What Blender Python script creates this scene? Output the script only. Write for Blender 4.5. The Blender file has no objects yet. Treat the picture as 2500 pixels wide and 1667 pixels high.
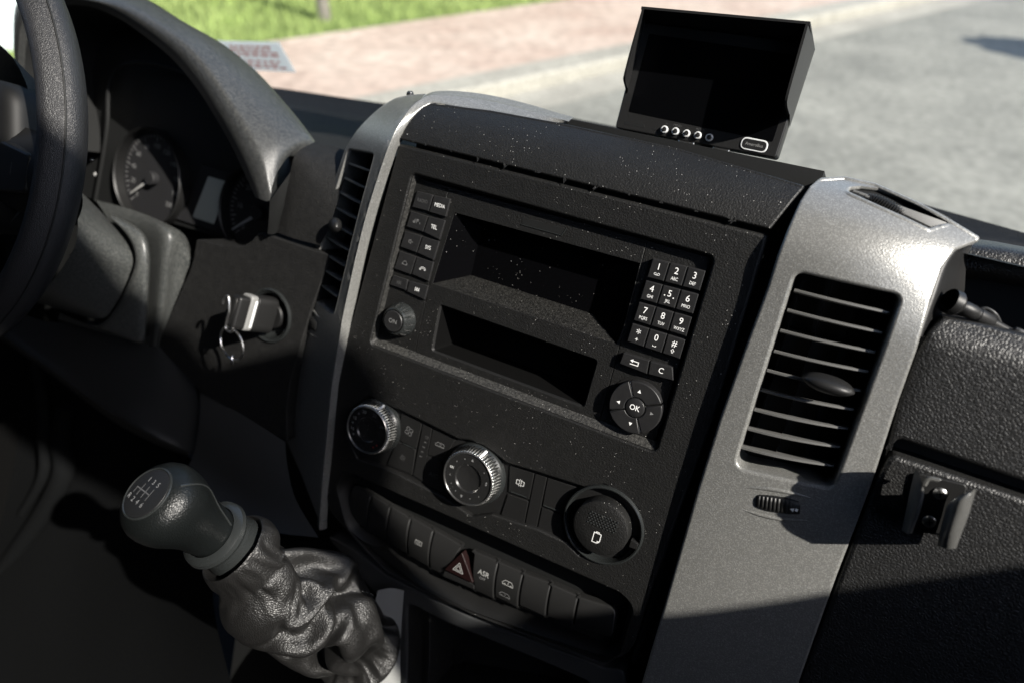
import bpy, bmesh, math, random
from mathutils import Vector, Matrix, geometry
random.seed(7)
sc = bpy.context.scene
# ------------------------------------------------------------------ camera, sky, sun, exposure
TH = math.radians(24.0)                       # the console face leans back by 24 degrees
UA = Vector((1, 0, 0)); VA = Vector((0, math.sin(TH), math.cos(TH))); WA = Vector((0, -math.cos(TH), math.sin(TH)))
CU = Vector((0.87934709, 0.30414417, -0.36639462)); CV = Vector((0.21581466, -0.94043276, -0.26269805)); CW = Vector((-0.42446758, 0.15192944, -0.89260558))
def cam2world(p): return UA * p.dot(CU) + VA * p.dot(CV) + WA * p.dot(CW)
CAM_Z = 1.80
F = 24 / 36 * 2500
def ray(x, y): return cam2world(Vector(((x - 1250) / F, (y - 833.5) / F, 1.0)))
_d0 = ray(1310, 760) * 0.55                   # camera to console origin (centre of the radio)
CAM = Vector((0, -0.05, CAM_Z))
ORG = CAM + _d0
cd = bpy.data.cameras.new('camera'); cam = bpy.data.objects.new('camera', cd); sc.collection.objects.link(cam)
xr = cam2world(Vector((1, 0, 0))); yu = cam2world(Vector((0, -1, 0))); zb = cam2world(Vector((0, 0, -1)))
m = Matrix((xr, yu, zb)).transposed().to_4x4(); m.translation = CAM
cam.matrix_world = m
cd.sensor_width = 36; cd.lens = 24; cd.clip_start = 0.02; cd.clip_end = 400
cd.dof.use_dof = True; cd.dof.focus_distance = 0.52; cd.dof.aperture_fstop = 3.7
sc.camera = cam
SUN_UVW = Vector((0.745, 0.52, 0.42))
SUN = (UA * SUN_UVW.x + VA * SUN_UVW.y + WA * SUN_UVW.z).normalized()
world = bpy.data.worlds.new('World'); sc.world = world; world.use_nodes = True
wn = world.node_tree.nodes; wl = world.node_tree.links
sky = wn.new('ShaderNodeTexSky'); sky.sky_type = 'NISHITA'; sky.sun_disc = False
sky.sun_elevation = math.asin(SUN.z); sky.sun_rotation = math.atan2(SUN.x, SUN.y)
wl.new(sky.outputs[0], wn['Background'].inputs[0]); wn['Background'].inputs[1].default_value = 0.145
sd = bpy.data.lights.new('sun', 'SUN'); so = bpy.data.objects.new('sun', sd); sc.collection.objects.link(so)
sd.energy = 5.0; sd.angle = math.radians(0.55); sd.color = (1.0, 0.95, 0.87)
so.rotation_euler = SUN.to_track_quat('Z', 'Y').to_euler(); so.location = (3, -1, 5)
sc.view_settings.view_transform = 'Standard'; sc.view_settings.look = 'None'
sc.view_settings.exposure = 1.22; sc.view_settings.gamma = 1; sc.view_settings.use_curve_mapping = False
sc.render.engine = 'CYCLES'
sc.cycles.use_denoising = True; sc.cycles.max_bounces = 8; sc.cycles.diffuse_bounces = 4; sc.cycles.glossy_bounces = 4
sc.cycles.transparent_max_bounces = 12; sc.cycles.sample_clamp_indirect = 4.0; sc.cycles.caustics_reflective = False; sc.cycles.caustics_refractive = False

# ------------------------------------------------------------------ coordinates
# console frame in millimetres: u to the van's right, v up the console face, w out of the face
def W(u, v, w=0.0): return ORG + (UA * u + VA * v + WA * w) * 0.001
def toc(p):
    d = (p - ORG) * 1000
    return Vector((d.dot(UA), d.dot(VA), d.dot(WA)))
def hit(px, o, n):                            # sight line of a photo point met with a plane of the place
    r = ray(*px); t = (o - CAM).dot(n) / r.dot(n)
    return CAM + r * t
def on(px, w=0.0):                            # ... with the console plane at depth w: (u, v)
    p = toc(hit(px, W(0, 0, w), WA)); return (p.x, p.y)
def at(px, w=0.0): return hit(px, W(0, 0, w), WA)
def ground(px, z=0.0): return hit(px, Vector((0, 0, z)), Vector((0, 0, 1)))
def surf(px, fn, lo=-260, hi=150):            # ... with a relief w = fn(u, v)
    r = ray(*px); prev = None
    ca = toc(CAM); rd = Vector((r.dot(UA), r.dot(VA), r.dot(WA)))
    w = hi
    N = 160; last = None
    for i in range(N + 1):
        wv = hi + (lo - hi) * i / N
        t = (wv - ca.z) / rd.z; q = ca + rd * t
        g = q.z - fn(q.x, q.y)
        if last is not None and last[0] > 0 >= g:
            a, b = last[1], t
            for _ in range(25):
                mid = (a + b) / 2; q = ca + rd * mid
                if q.z - fn(q.x, q.y) > 0: a = mid
                else: b = mid
            return (q.x, q.y)
        last = (g, t)
    return (q.x, q.y)
def S(x, y): return (x * 2500 / 2352, y * 2500 / 2352)      # photo points read from differently enlarged views
def c1(x, y): return (x / 1.8447, y / 1.8447)
def c2(x, y): return (200 + x / 1.71, 750 + y / 1.71)
def c3(x, y): return (700 + x / 2.24, 200 + y / 2.24)
def c4(x, y): return (900 + x / 2.24, 400 + y / 2.24)
def c5(x, y): return (1450 + x / 3.4846, y / 3.4846)
def c6(x, y): return (1700 + x / 1.7425, 400 + y / 1.7425)
def c7(x, y): return (780 + x / 2.0448, 900 + y / 2.0448)
def c8(x, y): return (1550 + x / 2.4758, 1100 + y / 2.4758)
def c9(x, y): return (1950 + x / 3.7327, 400 + y / 3.7327)
def c10(x, y): return (x / 1.71, 750 + y / 1.71)
def c11(x, y): return (640 + x / 2.94, 60 + y / 2.94)

def toc2(p):                                  # where a point of the place shows in the lever view
    d = p - CAM; uvw = (d.dot(UA), d.dot(VA), d.dot(WA)); q = Vector((CU.x * uvw[0] + CV.x * uvw[1] + CW.x * uvw[2], CU.y * uvw[0] + CV.y * uvw[1] + CW.y * uvw[2], CU.z * uvw[0] + CV.z * uvw[1] + CW.z * uvw[2]))
    return ((q.x / q.z * F + 1250 - 200) * 1.71, (q.y / q.z * F + 833.5 - 750) * 1.71)
# ------------------------------------------------------------------ materials
def nd(nt, t, **k):
    n = nt.nodes.new(t)
    for a, b in k.items(): setattr(n, a, b)
    return n
def mat(name, col, rough=0.5, metal=0.0, spec=0.5, bump=None, dust=0.0, film=0.0, fscale=130, flake=0.0, coat=0.0, vary=0.0):
    M = bpy.data.materials.new(name); M.use_nodes = True
    nt = M.node_tree; L = nt.links; B = nt.nodes['Principled BSDF']
    B.inputs['Base Color'].default_value = (*col, 1); B.inputs['Roughness'].default_value = rough
    B.inputs['Metallic'].default_value = metal; B.inputs['Specular IOR Level'].default_value = spec
    B.inputs['Coat Weight'].default_value = coat
    tc = nd(nt, 'ShaderNodeTexCoord'); co = tc.outputs['Object']
    colsock = None
    def mix(fac, a, b):
        x = nd(nt, 'ShaderNodeMix', data_type='RGBA')
        L.new(fac, x.inputs[0])
        if isinstance(a, tuple): x.inputs[6].default_value = (*a, 1)
        else: L.new(a, x.inputs[6])
        if isinstance(b, tuple): x.inputs[7].default_value = (*b, 1)
        else: L.new(b, x.inputs[7])
        return x.outputs[2]
    def ramp(sock, a, b, lo=0.0, hi=1.0):
        x = nd(nt, 'ShaderNodeMapRange'); x.inputs[1].default_value = a; x.inputs[2].default_value = b
        x.inputs[3].default_value = lo; x.inputs[4].default_value = hi
        L.new(sock, x.inputs[0]); return x.outputs[0]
    if flake:
        v = nd(nt, 'ShaderNodeTexVoronoi'); v.inputs['Scale'].default_value = 1500; L.new(co, v.inputs['Vector'])
        s = nd(nt, 'ShaderNodeSeparateColor'); L.new(v.outputs['Color'], s.inputs[0])
        f = ramp(s.outputs[0], 0.55, 1.0)
        colsock = mix(f, col, tuple(min(1, c * (1 + flake)) for c in col))
    if vary:
        n = nd(nt, 'ShaderNodeTexNoise'); n.inputs['Scale'].default_value = 14; n.inputs['Detail'].default_value = 6; L.new(co, n.inputs['Vector'])
        f = ramp(n.outputs[0], 0.3, 0.7)
        colsock = mix(f, colsock or col, tuple(c * (1 + vary) for c in col))
        L.new(ramp(n.outputs[0], 0.3, 0.7, rough - 0.06, rough + 0.08), B.inputs['Roughness'])
    if film:                                  # a thin uneven film of dust
        n = nd(nt, 'ShaderNodeTexNoise'); n.inputs['Scale'].default_value = fscale; n.inputs['Detail'].default_value = 9; n.inputs['Roughness'].default_value = 0.75
        L.new(co, n.inputs['Vector'])
        f = ramp(n.outputs[0], 0.42, 0.75, 0, film)
        colsock = mix(f, colsock or col, (0.42, 0.41, 0.38))
    if dust:                                  # single specks and bits of lint
        for sca, rad, keep, squash in ((250, 0.060, 0.76, 1.0), (360, 0.085, 0.72, 2.6), (640, 0.11, 0.66, 1.0)):
            mp = nd(nt, 'ShaderNodeMapping'); mp.inputs['Scale'].default_value = (1, squash, squash); mp.inputs['Rotation'].default_value = (0.4, 0.7, 0.3 * sca)
            L.new(co, mp.inputs[0])
            v = nd(nt, 'ShaderNodeTexVoronoi'); v.inputs['Scale'].default_value = sca; L.new(mp.outputs[0], v.inputs['Vector'])
            s = nd(nt, 'ShaderNodeSeparateColor'); L.new(v.outputs['Color'], s.inputs[0])
            n = nd(nt, 'ShaderNodeTexNoise'); n.inputs['Scale'].default_value = 22; n.inputs['Detail'].default_value = 3; L.new(co, n.inputs['Vector'])
            th = ramp(n.outputs[0], 0.35, 0.7, 1.05, keep)          # crowded here, sparse there
            gt = nd(nt, 'ShaderNodeMath', operation='GREATER_THAN'); L.new(s.outputs[0], gt.inputs[0]); L.new(th, gt.inputs[1])
            rr = nd(nt, 'ShaderNodeMath', operation='MULTIPLY'); L.new(s.outputs[1], rr.inputs[0]); rr.inputs[1].default_value = rad * 1.5
            ls = nd(nt, 'ShaderNodeMath', operation='LESS_THAN'); L.new(v.outputs['Distance'], ls.inputs[0]); L.new(rr.outputs[0], ls.inputs[1])
            mm = nd(nt, 'ShaderNodeMath', operation='MULTIPLY'); L.new(gt.outputs[0], mm.inputs[0]); L.new(ls.outputs[0], mm.inputs[1])
            mm2 = nd(nt, 'ShaderNodeMath', operation='MULTIPLY'); L.new(mm.outputs[0], mm2.inputs[0]); mm2.inputs[1].default_value = dust
            colsock = mix(mm2.outputs[0], colsock or col, (0.75, 0.74, 0.70))
    if colsock is not None: L.new(colsock, B.inputs['Base Color'])
    if bump:
        kind, scale, strength, dist = bump
        bp = nd(nt, 'ShaderNodeBump'); bp.inputs['Strength'].default_value = strength; bp.inputs['Distance'].default_value = dist
        if kind == 'noise':
            n = nd(nt, 'ShaderNodeTexNoise'); n.inputs['Scale'].default_value = scale; n.inputs['Detail'].default_value = 3; L.new(co, n.inputs['Vector'])
            L.new(n.outputs[0], bp.inputs['Height'])
        else:                                 # leather: cells with creases, warped
            n = nd(nt, 'ShaderNodeTexNoise'); n.inputs['Scale'].default_value = scale * 0.6; n.inputs['Detail'].default_value = 2; L.new(co, n.inputs['Vector'])
            ad = nd(nt, 'ShaderNodeVectorMath', operation='MULTIPLY_ADD'); ad.inputs[1].default_value = (1.0 / scale,) * 3
            L.new(n.outputs['Color'], ad.inputs[0]); L.new(co, ad.inputs[2])
            v = nd(nt, 'ShaderNodeTexVoronoi', feature='DISTANCE_TO_EDGE'); v.inputs['Scale'].default_value = scale; L.new(ad.outputs[0], v.inputs['Vector'])
            h = ramp(v.outputs['Distance'], 0.0, 0.28)
            n2 = nd(nt, 'ShaderNodeTexNoise'); n2.inputs['Scale'].default_value = scale * 0.35; n2.inputs['Detail'].default_value = 4; L.new(co, n2.inputs['Vector'])
            ad2 = nd(nt, 'ShaderNodeMath', operation='ADD'); L.new(h, ad2.inputs[0]); L.new(n2.outputs[0], ad2.inputs[1])
            L.new(ad2.outputs[0], bp.inputs['Height'])
        L.new(bp.outputs[0], B.inputs['Normal'])
    return M
M = {}
M['panel'] = mat('black_panel_plastic', (0.0060, 0.0060, 0.0059), 0.50, spec=0.30, bump=('noise', 750, 0.6, 0.0009), dust=0.65, film=0.008)
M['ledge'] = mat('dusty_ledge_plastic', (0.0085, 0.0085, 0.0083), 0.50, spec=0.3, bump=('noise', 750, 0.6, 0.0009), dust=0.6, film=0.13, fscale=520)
M['slat'] = mat('slat_plastic', (0.11, 0.11, 0.107), 0.40)
M['clean'] = mat('black_plastic', (0.008, 0.008, 0.008), 0.45, spec=0.3, bump=('noise', 1300, 0.2, 0.0004))
M['key'] = mat('key_plastic', (0.011, 0.011, 0.0115), 0.42, spec=0.35, bump=('noise', 1500, 0.15, 0.0004), film=0.012)
M['dark'] = mat('dark_recess_plastic', (0.0065, 0.0068, 0.0068), 0.6, spec=0.25)
M['gloss'] = mat('gloss_black_screen', (0.0015, 0.0015, 0.0018), 0.2, spec=0.10, dust=0.4)
M['soft'] = mat('soft_dash_skin', (0.008, 0.008, 0.008), 0.6, spec=.2, bump=('leather', 520, 0.4, 0.0006), film=0.015)
M['pad'] = mat('grained_glovebox_skin', (0.0095, 0.0095, 0.0095), 0.46, spec=.38, bump=('leather', 430, 0.42, 0.0006))
M['hood'] = mat('dusty_hood_plastic', (0.020, 0.021, 0.021), 0.38, spec=.42, bump=('noise', 1000, 0.4, 0.0006), film=0.10, fscale=380)
M['silver'] = mat('silver_grey_paint', (0.155, 0.155, 0.148), 0.32, metal=0.35, bump=('noise', 900, 0.38, 0.0005), flake=0.6, film=0.05)
M['lever'] = mat('knob_leather', (0.0042, 0.0050, 0.0050), 0.34, spec=.28, bump=('leather', 620, 0.28, 0.0004))
M['gaiter'] = mat('gaiter_leather', (0.0065, 0.0063, 0.0061), 0.43, spec=.44, bump=('leather', 560, 0.40, 0.0006))
M['satin'] = mat('satin_dark_plastic', (0.014, 0.0155, 0.0155), 0.27, spec=.5)
M['column'] = mat('column_plastic', (0.026, 0.0285, 0.028), 0.38, spec=.45, bump=('noise', 700, 0.35, 0.0006), film=0.17, fscale=420)
M['wheel'] = mat('wheel_leather', (0.012, 0.012, 0.013), 0.48, spec=0.35, bump=('leather', 760, 0.45, 0.0004))
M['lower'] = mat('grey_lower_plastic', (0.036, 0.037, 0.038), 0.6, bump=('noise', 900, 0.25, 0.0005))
M['chrome'] = mat('chrome', (0.75, 0.74, 0.72), 0.3, metal=1.0)
M['smoke'] = mat('dark_chrome', (0.62, 0.62, 0.60), 0.22, metal=1.0)
M['steel'] = mat('screw_steel', (0.50, 0.50, 0.49), 0.3, metal=1.0)
M['white'] = mat('white_legend', (0.75, 0.75, 0.74), 0.5)
M['grey'] = mat('dim_legend', (0.16, 0.16, 0.16), 0.5)
M['faint'] = mat('faint_legend', (0.055, 0.055, 0.055), 0.5)
M['red'] = mat('red_legend', (0.30, 0.02, 0.015), 0.5)
M['hazard'] = mat('hazard_red_plastic', (0.007, 0.0022, 0.0022), 0.45, spec=.25)
M['lcd'] = mat('lcd_grey_green', (0.36, 0.38, 0.34), 0.3)
M['gauge'] = mat('gauge_face', (0.014, 0.014, 0.015), 0.6, spec=0.2)
M['mon'] = mat('monitor_plastic', (0.012, 0.012, 0.012), 0.38, spec=0.3, bump=('noise', 900, 0.15, 0.0004))
M['shadeblack'] = mat('painted_shade_black', (0.0022, 0.0022, 0.0022), 0.8, spec=.05)  # near black, standing in for shade in the slot and on the door
M['switch'] = mat('switch_plastic', (0.0095, 0.0095, 0.0094), 0.45, spec=.35)
M['dimleg'] = mat('worn_legend', (0.07, 0.07, 0.07), 0.5)
M['softwhite'] = mat('muted_legend', (0.30, 0.30, 0.29), 0.5)
M['keygrey'] = mat('key_grey_plastic', (0.16, 0.16, 0.155), 0.4)
M['knobgrey'] = mat('grey_button_plastic', (0.50, 0.51, 0.51), 0.4)
M['hubskin'] = mat('hub_skin', (0.005, 0.005, 0.005), 0.55, spec=.2)
M['rubber'] = mat('cable_rubber', (0.018, 0.018, 0.018), 0.5)
M['clip'] = mat('worn_clip_plastic', (0.050, 0.050, 0.048), 0.30, bump=('noise', 260, 0.25, 0.0010), vary=0.5)
M['liner'] = mat('cabin_lining', (0.006, 0.006, 0.006), 0.85)

M['gloss2'] = mat('dial_face_plastic', (0.012, 0.012, 0.012), 0.25, dust=.3)
M['needle'] = mat('needle_grey', (0.28, 0.28, 0.27), 0.5)
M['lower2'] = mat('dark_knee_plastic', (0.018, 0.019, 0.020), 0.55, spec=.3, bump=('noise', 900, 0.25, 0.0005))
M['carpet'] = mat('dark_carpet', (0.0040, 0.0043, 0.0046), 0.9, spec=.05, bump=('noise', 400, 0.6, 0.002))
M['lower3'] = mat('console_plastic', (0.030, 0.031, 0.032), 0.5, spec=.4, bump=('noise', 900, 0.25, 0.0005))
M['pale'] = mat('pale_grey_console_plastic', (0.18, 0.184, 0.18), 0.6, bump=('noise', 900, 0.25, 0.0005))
# ------------------------------------------------------------------ mesh helpers
class MB:
    def __init__(s): s.v = []; s.f = []; s.m = []; s.mats = []
    def mi(s, m):
        if m not in s.mats: s.mats.append(m)
        return s.mats.index(m)
    def add(s, vs, fs, m):
        k = len(s.v); i = s.mi(m); s.v += [Vector(p) for p in vs]
        for f in fs: s.f.append([a + k for a in f]); s.m.append(i)
        return s
    def build(s, name, parent=None, sharp=32, smooth=True, kind=None, fix=True):
        me = bpy.data.meshes.new(name); me.from_pydata([tuple(p) for p in s.v], [], s.f)
        for m in s.mats: me.materials.append(M[m] if isinstance(m, str) else m)
        me.polygons.foreach_set('material_index', s.m)
        if fix:
            b = bmesh.new(); b.from_mesh(me); bmesh.ops.recalc_face_normals(b, faces=b.faces); b.to_mesh(me); b.free()
        me.polygons.foreach_set('use_smooth', [smooth] * len(me.polygons))
        if smooth: me.set_sharp_from_angle(angle=math.radians(sharp))
        me.validate(); me.update()
        o = bpy.data.objects.new(name, me); sc.collection.objects.link(o)
        if kind: o['kind'] = kind
        if parent is not None:
            o.parent = parent
            pl = parent.location if parent.parent is None else Vector((0, 0, 0))
            o.matrix_parent_inverse = Matrix.Translation(-pl) if parent.type == 'EMPTY' else Matrix.Identity(4)
        return o
def thing(name, label, cat, loc, group=None):
    o = bpy.data.objects.new(name, None); sc.collection.objects.link(o)
    o.empty_display_size = 0.02; o.location = loc; o['label'] = label; o['category'] = cat
    if group: o['group'] = group
    return o
def tag(o, label, cat, group=None):
    o['label'] = label; o['category'] = cat
    if group: o['group'] = group
    return o
def area2(p): return sum(p[i][0] * p[(i + 1) % len(p)][1] - p[(i + 1) % len(p)][0] * p[i][1] for i in range(len(p)))
def ccw(p): return list(p) if area2(p) > 0 else list(reversed(p))
def rpoly(pts, r, n=6):
    out = []; N = len(pts)
    rs = r if isinstance(r, (list, tuple)) else [r] * N
    for i in range(N):
        p = Vector(pts[i][:2]); a = Vector(pts[i - 1][:2]); b = Vector(pts[(i + 1) % N][:2])
        d1 = (a - p); d2 = (b - p); l1 = d1.length; l2 = d2.length
        if rs[i] <= 0 or l1 < 1e-6 or l2 < 1e-6: out.append((p.x, p.y)); continue
        d1 /= l1; d2 /= l2; ang = d1.angle(d2)
        t = min(rs[i] / math.tan(ang / 2), l1 * 0.49, l2 * 0.49)
        q1 = p + d1 * t; q2 = p + d2 * t
        for k in range(n + 1):
            s_ = k / n; q = q1 * (1 - s_) ** 2 + p * 2 * s_ * (1 - s_) + q2 * s_ ** 2
            out.append((q.x, q.y))
    return out
def inset(poly, d):                           # poly counter-clockwise, d > 0 shrinks
    N = len(poly); out = []
    for i in range(N):
        a = Vector(poly[i - 1]); p = Vector(poly[i]); b = Vector(poly[(i + 1) % N])
        e1 = (p - a); e2 = (b - p)
        if e1.length < 1e-9: e1 = e2
        if e2.length < 1e-9: e2 = e1
        n1 = Vector((-e1.y, e1.x)).normalized(); n2 = Vector((-e2.y, e2.x)).normalized()
        nn = n1 + n2
        nn = nn.normalized() if nn.length > 1e-6 else n1
        k = max(0.5, nn.dot(n1)); q = p + nn * (d / k); out.append((q.x, q.y))
    return out
def fillpoly(loops):
    v3 = [[Vector((x, y, 0)) for x, y in l] for l in loops]
    return geometry.tessellate_polygon(v3)
def fillholes(loops):
    pts = []; ed = []
    for l in loops:
        k = len(pts); pts += [Vector(p) for p in l]; ed += [(k + i, k + (i + 1) % len(l)) for i in range(len(l))]
    vo, eo, fo, *_ = geometry.delaunay_2d_cdt(pts, ed, [], 0, 1e-5); out = []
    for t in fo:
        x = sum(vo[i][0] for i in t) / 3; y = sum(vo[i][1] for i in t) / 3
        if pip(x, y, loops[0]) and not any(pip(x, y, h) for h in loops[1:]): out.append(list(t))
    return vo, out
CON = lambda u, v, w: W(u, v, w)
def prism(mb, outer, w0, w1, m, bevel=0.0, holes=(), f=CON, hole_bevel=None, back=True, nb=3):
    """plate with rounded front edges, in the frame f, outline in mm, from depth w0 up to w1"""
    outer = ccw(outer); holes = [list(reversed(ccw(h))) for h in holes]
    loops = [outer] + holes; tops = []
    for li, l in enumerate(loops):
        b = bevel if li == 0 else (bevel if hole_bevel is None else hole_bevel)
        rings = [(l, w0), (l, w1 - b)]
        if b > 0:
            for k in range(1, nb + 1):
                a = math.pi / 2 * k / nb
                rings.append((inset(l, b * (1 - math.cos(a))), w1 - b + b * math.sin(a)))
        N = len(l); vs = []; fs = []
        for rg, wz in rings: vs += [f(x, y, wz) for x, y in rg]
        for k in range(len(rings) - 1):
            for i in range(N):
                j = (i + 1) % N
                fs.append([k * N + i, k * N + j, (k + 1) * N + j, (k + 1) * N + i])
        mb.add(vs, fs, m); tops.append(rings[-1][0])
    for ls, wz in ((tops, w1), (loops, w0)) if back else ((tops, w1),):
        if holes: pts, tr = fillholes(ls)
        else: pts, tr = ls[0], fillpoly(ls)
        mb.add([f(p[0], p[1], wz) for p in pts], [list(t) for t in tr], m)
    return mb
def walls(mb, ringsets, m, f=CON, close=True):
    """successive outlines [(poly, w)...] of equal length joined by walls"""
    N = len(ringsets[0][0]); vs = []; fs = []
    for rg, wz in ringsets: vs += [f(x, y, wz) for x, y in rg]
    for k in range(len(ringsets) - 1):
        for i in range(N if close else N - 1):
            j = (i + 1) % N; fs.append([k * N + i, k * N + j, (k + 1) * N + j, (k + 1) * N + i])
    return mb.add(vs, fs, m)
def cap(mb, poly, w, m, f=CON):
    return mb.add([f(x, y, w) for x, y in poly], [list(t) for t in fillpoly([poly])], m)
def pip(x, y, poly):
    c = False; N = len(poly)
    for i in range(N):
        x1, y1 = poly[i]; x2, y2 = poly[i - 1]
        if (y1 > y) != (y2 > y) and x < (x2 - x1) * (y - y1) / (y2 - y1) + x1: c = not c
    return c
def resample(poly, d, closed=True):
    out = []; N = len(poly)
    for i in range(N if closed else N - 1):
        a = Vector(poly[i]); b = Vector(poly[(i + 1) % N]); L_ = (b - a).length
        k = max(1, int(L_ / d + 0.5))
        for j in range(k):
            q = a.lerp(b, j / k); out.append(tuple(q))
    if not closed: out.append(tuple(poly[-1]))
    return out
def relief(mb, outer, holes, fn, m, res=6.0, rim=2.0, depth=14.0, edge=2.0, skirt=10.0, f=CON, extra=()):
    """skin on the relief w = fn(u, v) with rounded rims round its openings"""
    outer = resample(ccw(outer), res); holes = [resample(ccw(h), res * 0.6) for h in holes]
    dom = inset(outer, edge); hd = [inset(h, -rim) for h in holes]
    pts = []; edges = []
    for l in [dom] + hd:
        k = len(pts); pts += [Vector(p) for p in l]; edges += [(k + i, k + (i + 1) % len(l)) for i in range(len(l))]
    x0 = min(p[0] for p in dom); x1 = max(p[0] for p in dom); y0 = min(p[1] for p in dom); y1 = max(p[1] for p in dom)
    gd = inset(dom, res * 0.5); gh = [inset(h, -res * 0.5) for h in hd]
    y = y0 + res * 0.5; r = 0
    while y < y1:
        x = x0 + res * (0.25 + 0.5 * (r % 2))
        while x < x1:
            if pip(x, y, gd) and not any(pip(x, y, h) for h in gh): pts.append(Vector((x, y)))
            x += res
        y += res * 0.87; r += 1
    if extra:
        pts += [Vector(p) for p in extra if pip(p[0], p[1], inset(dom, .6)) and not any(pip(p[0], p[1], inset(h, -.6)) for h in hd)]
    vo, eo, fo, *_ = geometry.delaunay_2d_cdt(pts, edges, [], 0, 1e-5)
    fs = []
    for t in fo:
        cx = sum(vo[i][0] for i in t) / len(t); cy = sum(vo[i][1] for i in t) / len(t)
        if pip(cx, cy, dom) and not any(pip(cx, cy, h) for h in hd): fs.append(list(t))
    mb.add([f(p[0], p[1], fn(p[0], p[1])) for p in vo], fs, m)
    def band(l, rr, dep, sgn):
        rings = []
        base = inset(l, sgn * rr)
        for k in range(5):
            a = math.pi / 2 * k / 4
            rings.append([(p, fn(*q) - rr * (1 - math.cos(a))) for p, q in zip(inset(l, sgn * rr * (1 - math.sin(a))), base)])
        rings.append([(p, fn(*q) - rr - dep) for p, q in zip(l, base)])
        N = len(l); vs = [f(p[0], p[1], w_) for rg in rings for p, w_ in rg]; ff = []
        for k in range(len(rings) - 1):
            for i in range(N):
                j = (i + 1) % N; ff.append([k * N + i, k * N + j, (k + 1) * N + j, (k + 1) * N + i])
        mb.add(vs, ff, m)
    band(outer, edge, skirt, 1)
    for h in holes: band(h, rim, depth, -1)
    return mb
def frame_of(axis, up=None):
    z = axis.normalized(); x = (up if up else VA).cross(z)
    if x.length < 1e-4: x = UA.cross(z)
    x.normalize(); return x, z.cross(x), z
def lathe(mb, prof, c, axis, m, n=48, mod=None, arc=(0, 2 * math.pi), up=None):
    """profile [(radius, height)] in mm round the axis through world point c"""
    x, y, z = frame_of(axis, up); vs = []; fs = []; full = abs(arc[1] - arc[0] - 2 * math.pi) < 1e-6
    K = n if full else n + 1
    for k, (r, h) in enumerate(prof):
        for i in range(K):
            a = arc[0] + (arc[1] - arc[0]) * i / n
            rr = r + (mod(k, a) if mod else 0)
            vs.append(c + (x * math.cos(a) * rr + y * math.sin(a) * rr + z * h) * 0.001)
    for k in range(len(prof) - 1):
        for i in range(n):
            j = (i + 1) % K; fs.append([k * K + i, k * K + j, (k + 1) * K + j, (k + 1) * K + i])
    return mb.add(vs, fs, m)
def cr(p0, p1, p2, p3, t):
    return 0.5 * ((2 * p1) + (p2 - p0) * t + (2 * p0 - 5 * p1 + 4 * p2 - p3) * t * t + (3 * p1 - p0 - 3 * p2 + p3) * t ** 3)
def spline(pts, n, closed=False):
    pts = [Vector(p) for p in pts]; N = len(pts); out = []
    for i in range(N if closed else N - 1):
        g = (lambda k: pts[k % N]) if closed else (lambda k: pts[max(0, min(N - 1, k))])
        for k in range(n): out.append(cr(g(i - 1), g(i), g(i + 1), g(i + 2), k / n))
    if not closed: out.append(pts[-1])
    return out
def loft(mb, rows, m, nu=6, nv=6, closed=False, thick=0.0, capends=False):
    g = [spline(r, nu, closed) for r in rows]
    cols = list(zip(*g)); cols = [spline(c, nv) for c in cols]
    R = len(cols[0]); C = len(cols); vs = [cols[j][i] for i in range(R) for j in range(C)]; fs = []
    for i in range(R - 1):
        for j in range(C if closed else C - 1):
            k = (j + 1) % C; fs.append([i * C + j, i * C + k, (i + 1) * C + k, (i + 1) * C + j])
    if capends:
        fs.append(list(range(C))); fs.append([(R - 1) * C + j for j in range(C)])
    return mb.add(vs, fs, m)
def tube(mb, pts, r, m, n=10, closed=False, ends=True):
    pts = [Vector(p) for p in pts]; N = len(pts); rs = r if isinstance(r, (list, tuple)) else [r] * N
    vs = []; fs = []; prev = None
    for i, p in enumerate(pts):
        a = pts[(i - 1) % N] if closed else pts[max(0, i - 1)]; b = pts[(i + 1) % N] if closed else pts[min(N - 1, i + 1)]
        t = (b - a).normalized()
        x = (prev - t * prev.dot(t)) if prev is not None else t.orthogonal()
        x.normalize(); prev = x; y = t.cross(x)
        for k in range(n):
            an = 2 * math.pi * k / n; vs.append(p + (x * math.cos(an) + y * math.sin(an)) * rs[i])
    for i in range(N if closed else N - 1):
        i2 = (i + 1) % N
        for k in range(n):
            k2 = (k + 1) % n; fs.append([i * n + k, i * n + k2, i2 * n + k2, i2 * n + k])
    if not closed and ends: fs.append(list(range(n))); fs.append([(N - 1) * n + k for k in range(n)])
    return mb.add(vs, fs, m)
def text(mb, s, u, v, w, size, m, rot=0.0, f=CON, bold=0.0, sx=1.0):
    c = bpy.data.curves.new('t', 'FONT'); c.body = s; c.size = size; c.align_x = 'CENTER'; c.align_y = 'CENTER'; c.offset = bold; c.resolution_u = 3
    o = bpy.data.objects.new('t', c); sc.collection.objects.link(o); bpy.context.view_layer.update()
    me = bpy.data.meshes.new_from_object(o.evaluated_get(bpy.context.evaluated_depsgraph_get()))
    ca, sa = math.cos(rot), math.sin(rot)
    vs = [f(u + p.co.x * sx * ca - p.co.y * sa, v + p.co.x * sx * sa + p.co.y * ca, w) for p in me.vertices]
    mb.add(vs, [list(p.vertices) for p in me.polygons], m)
    bpy.data.objects.remove(o); bpy.data.curves.remove(c); bpy.data.meshes.remove(me)
    return mb
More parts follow.
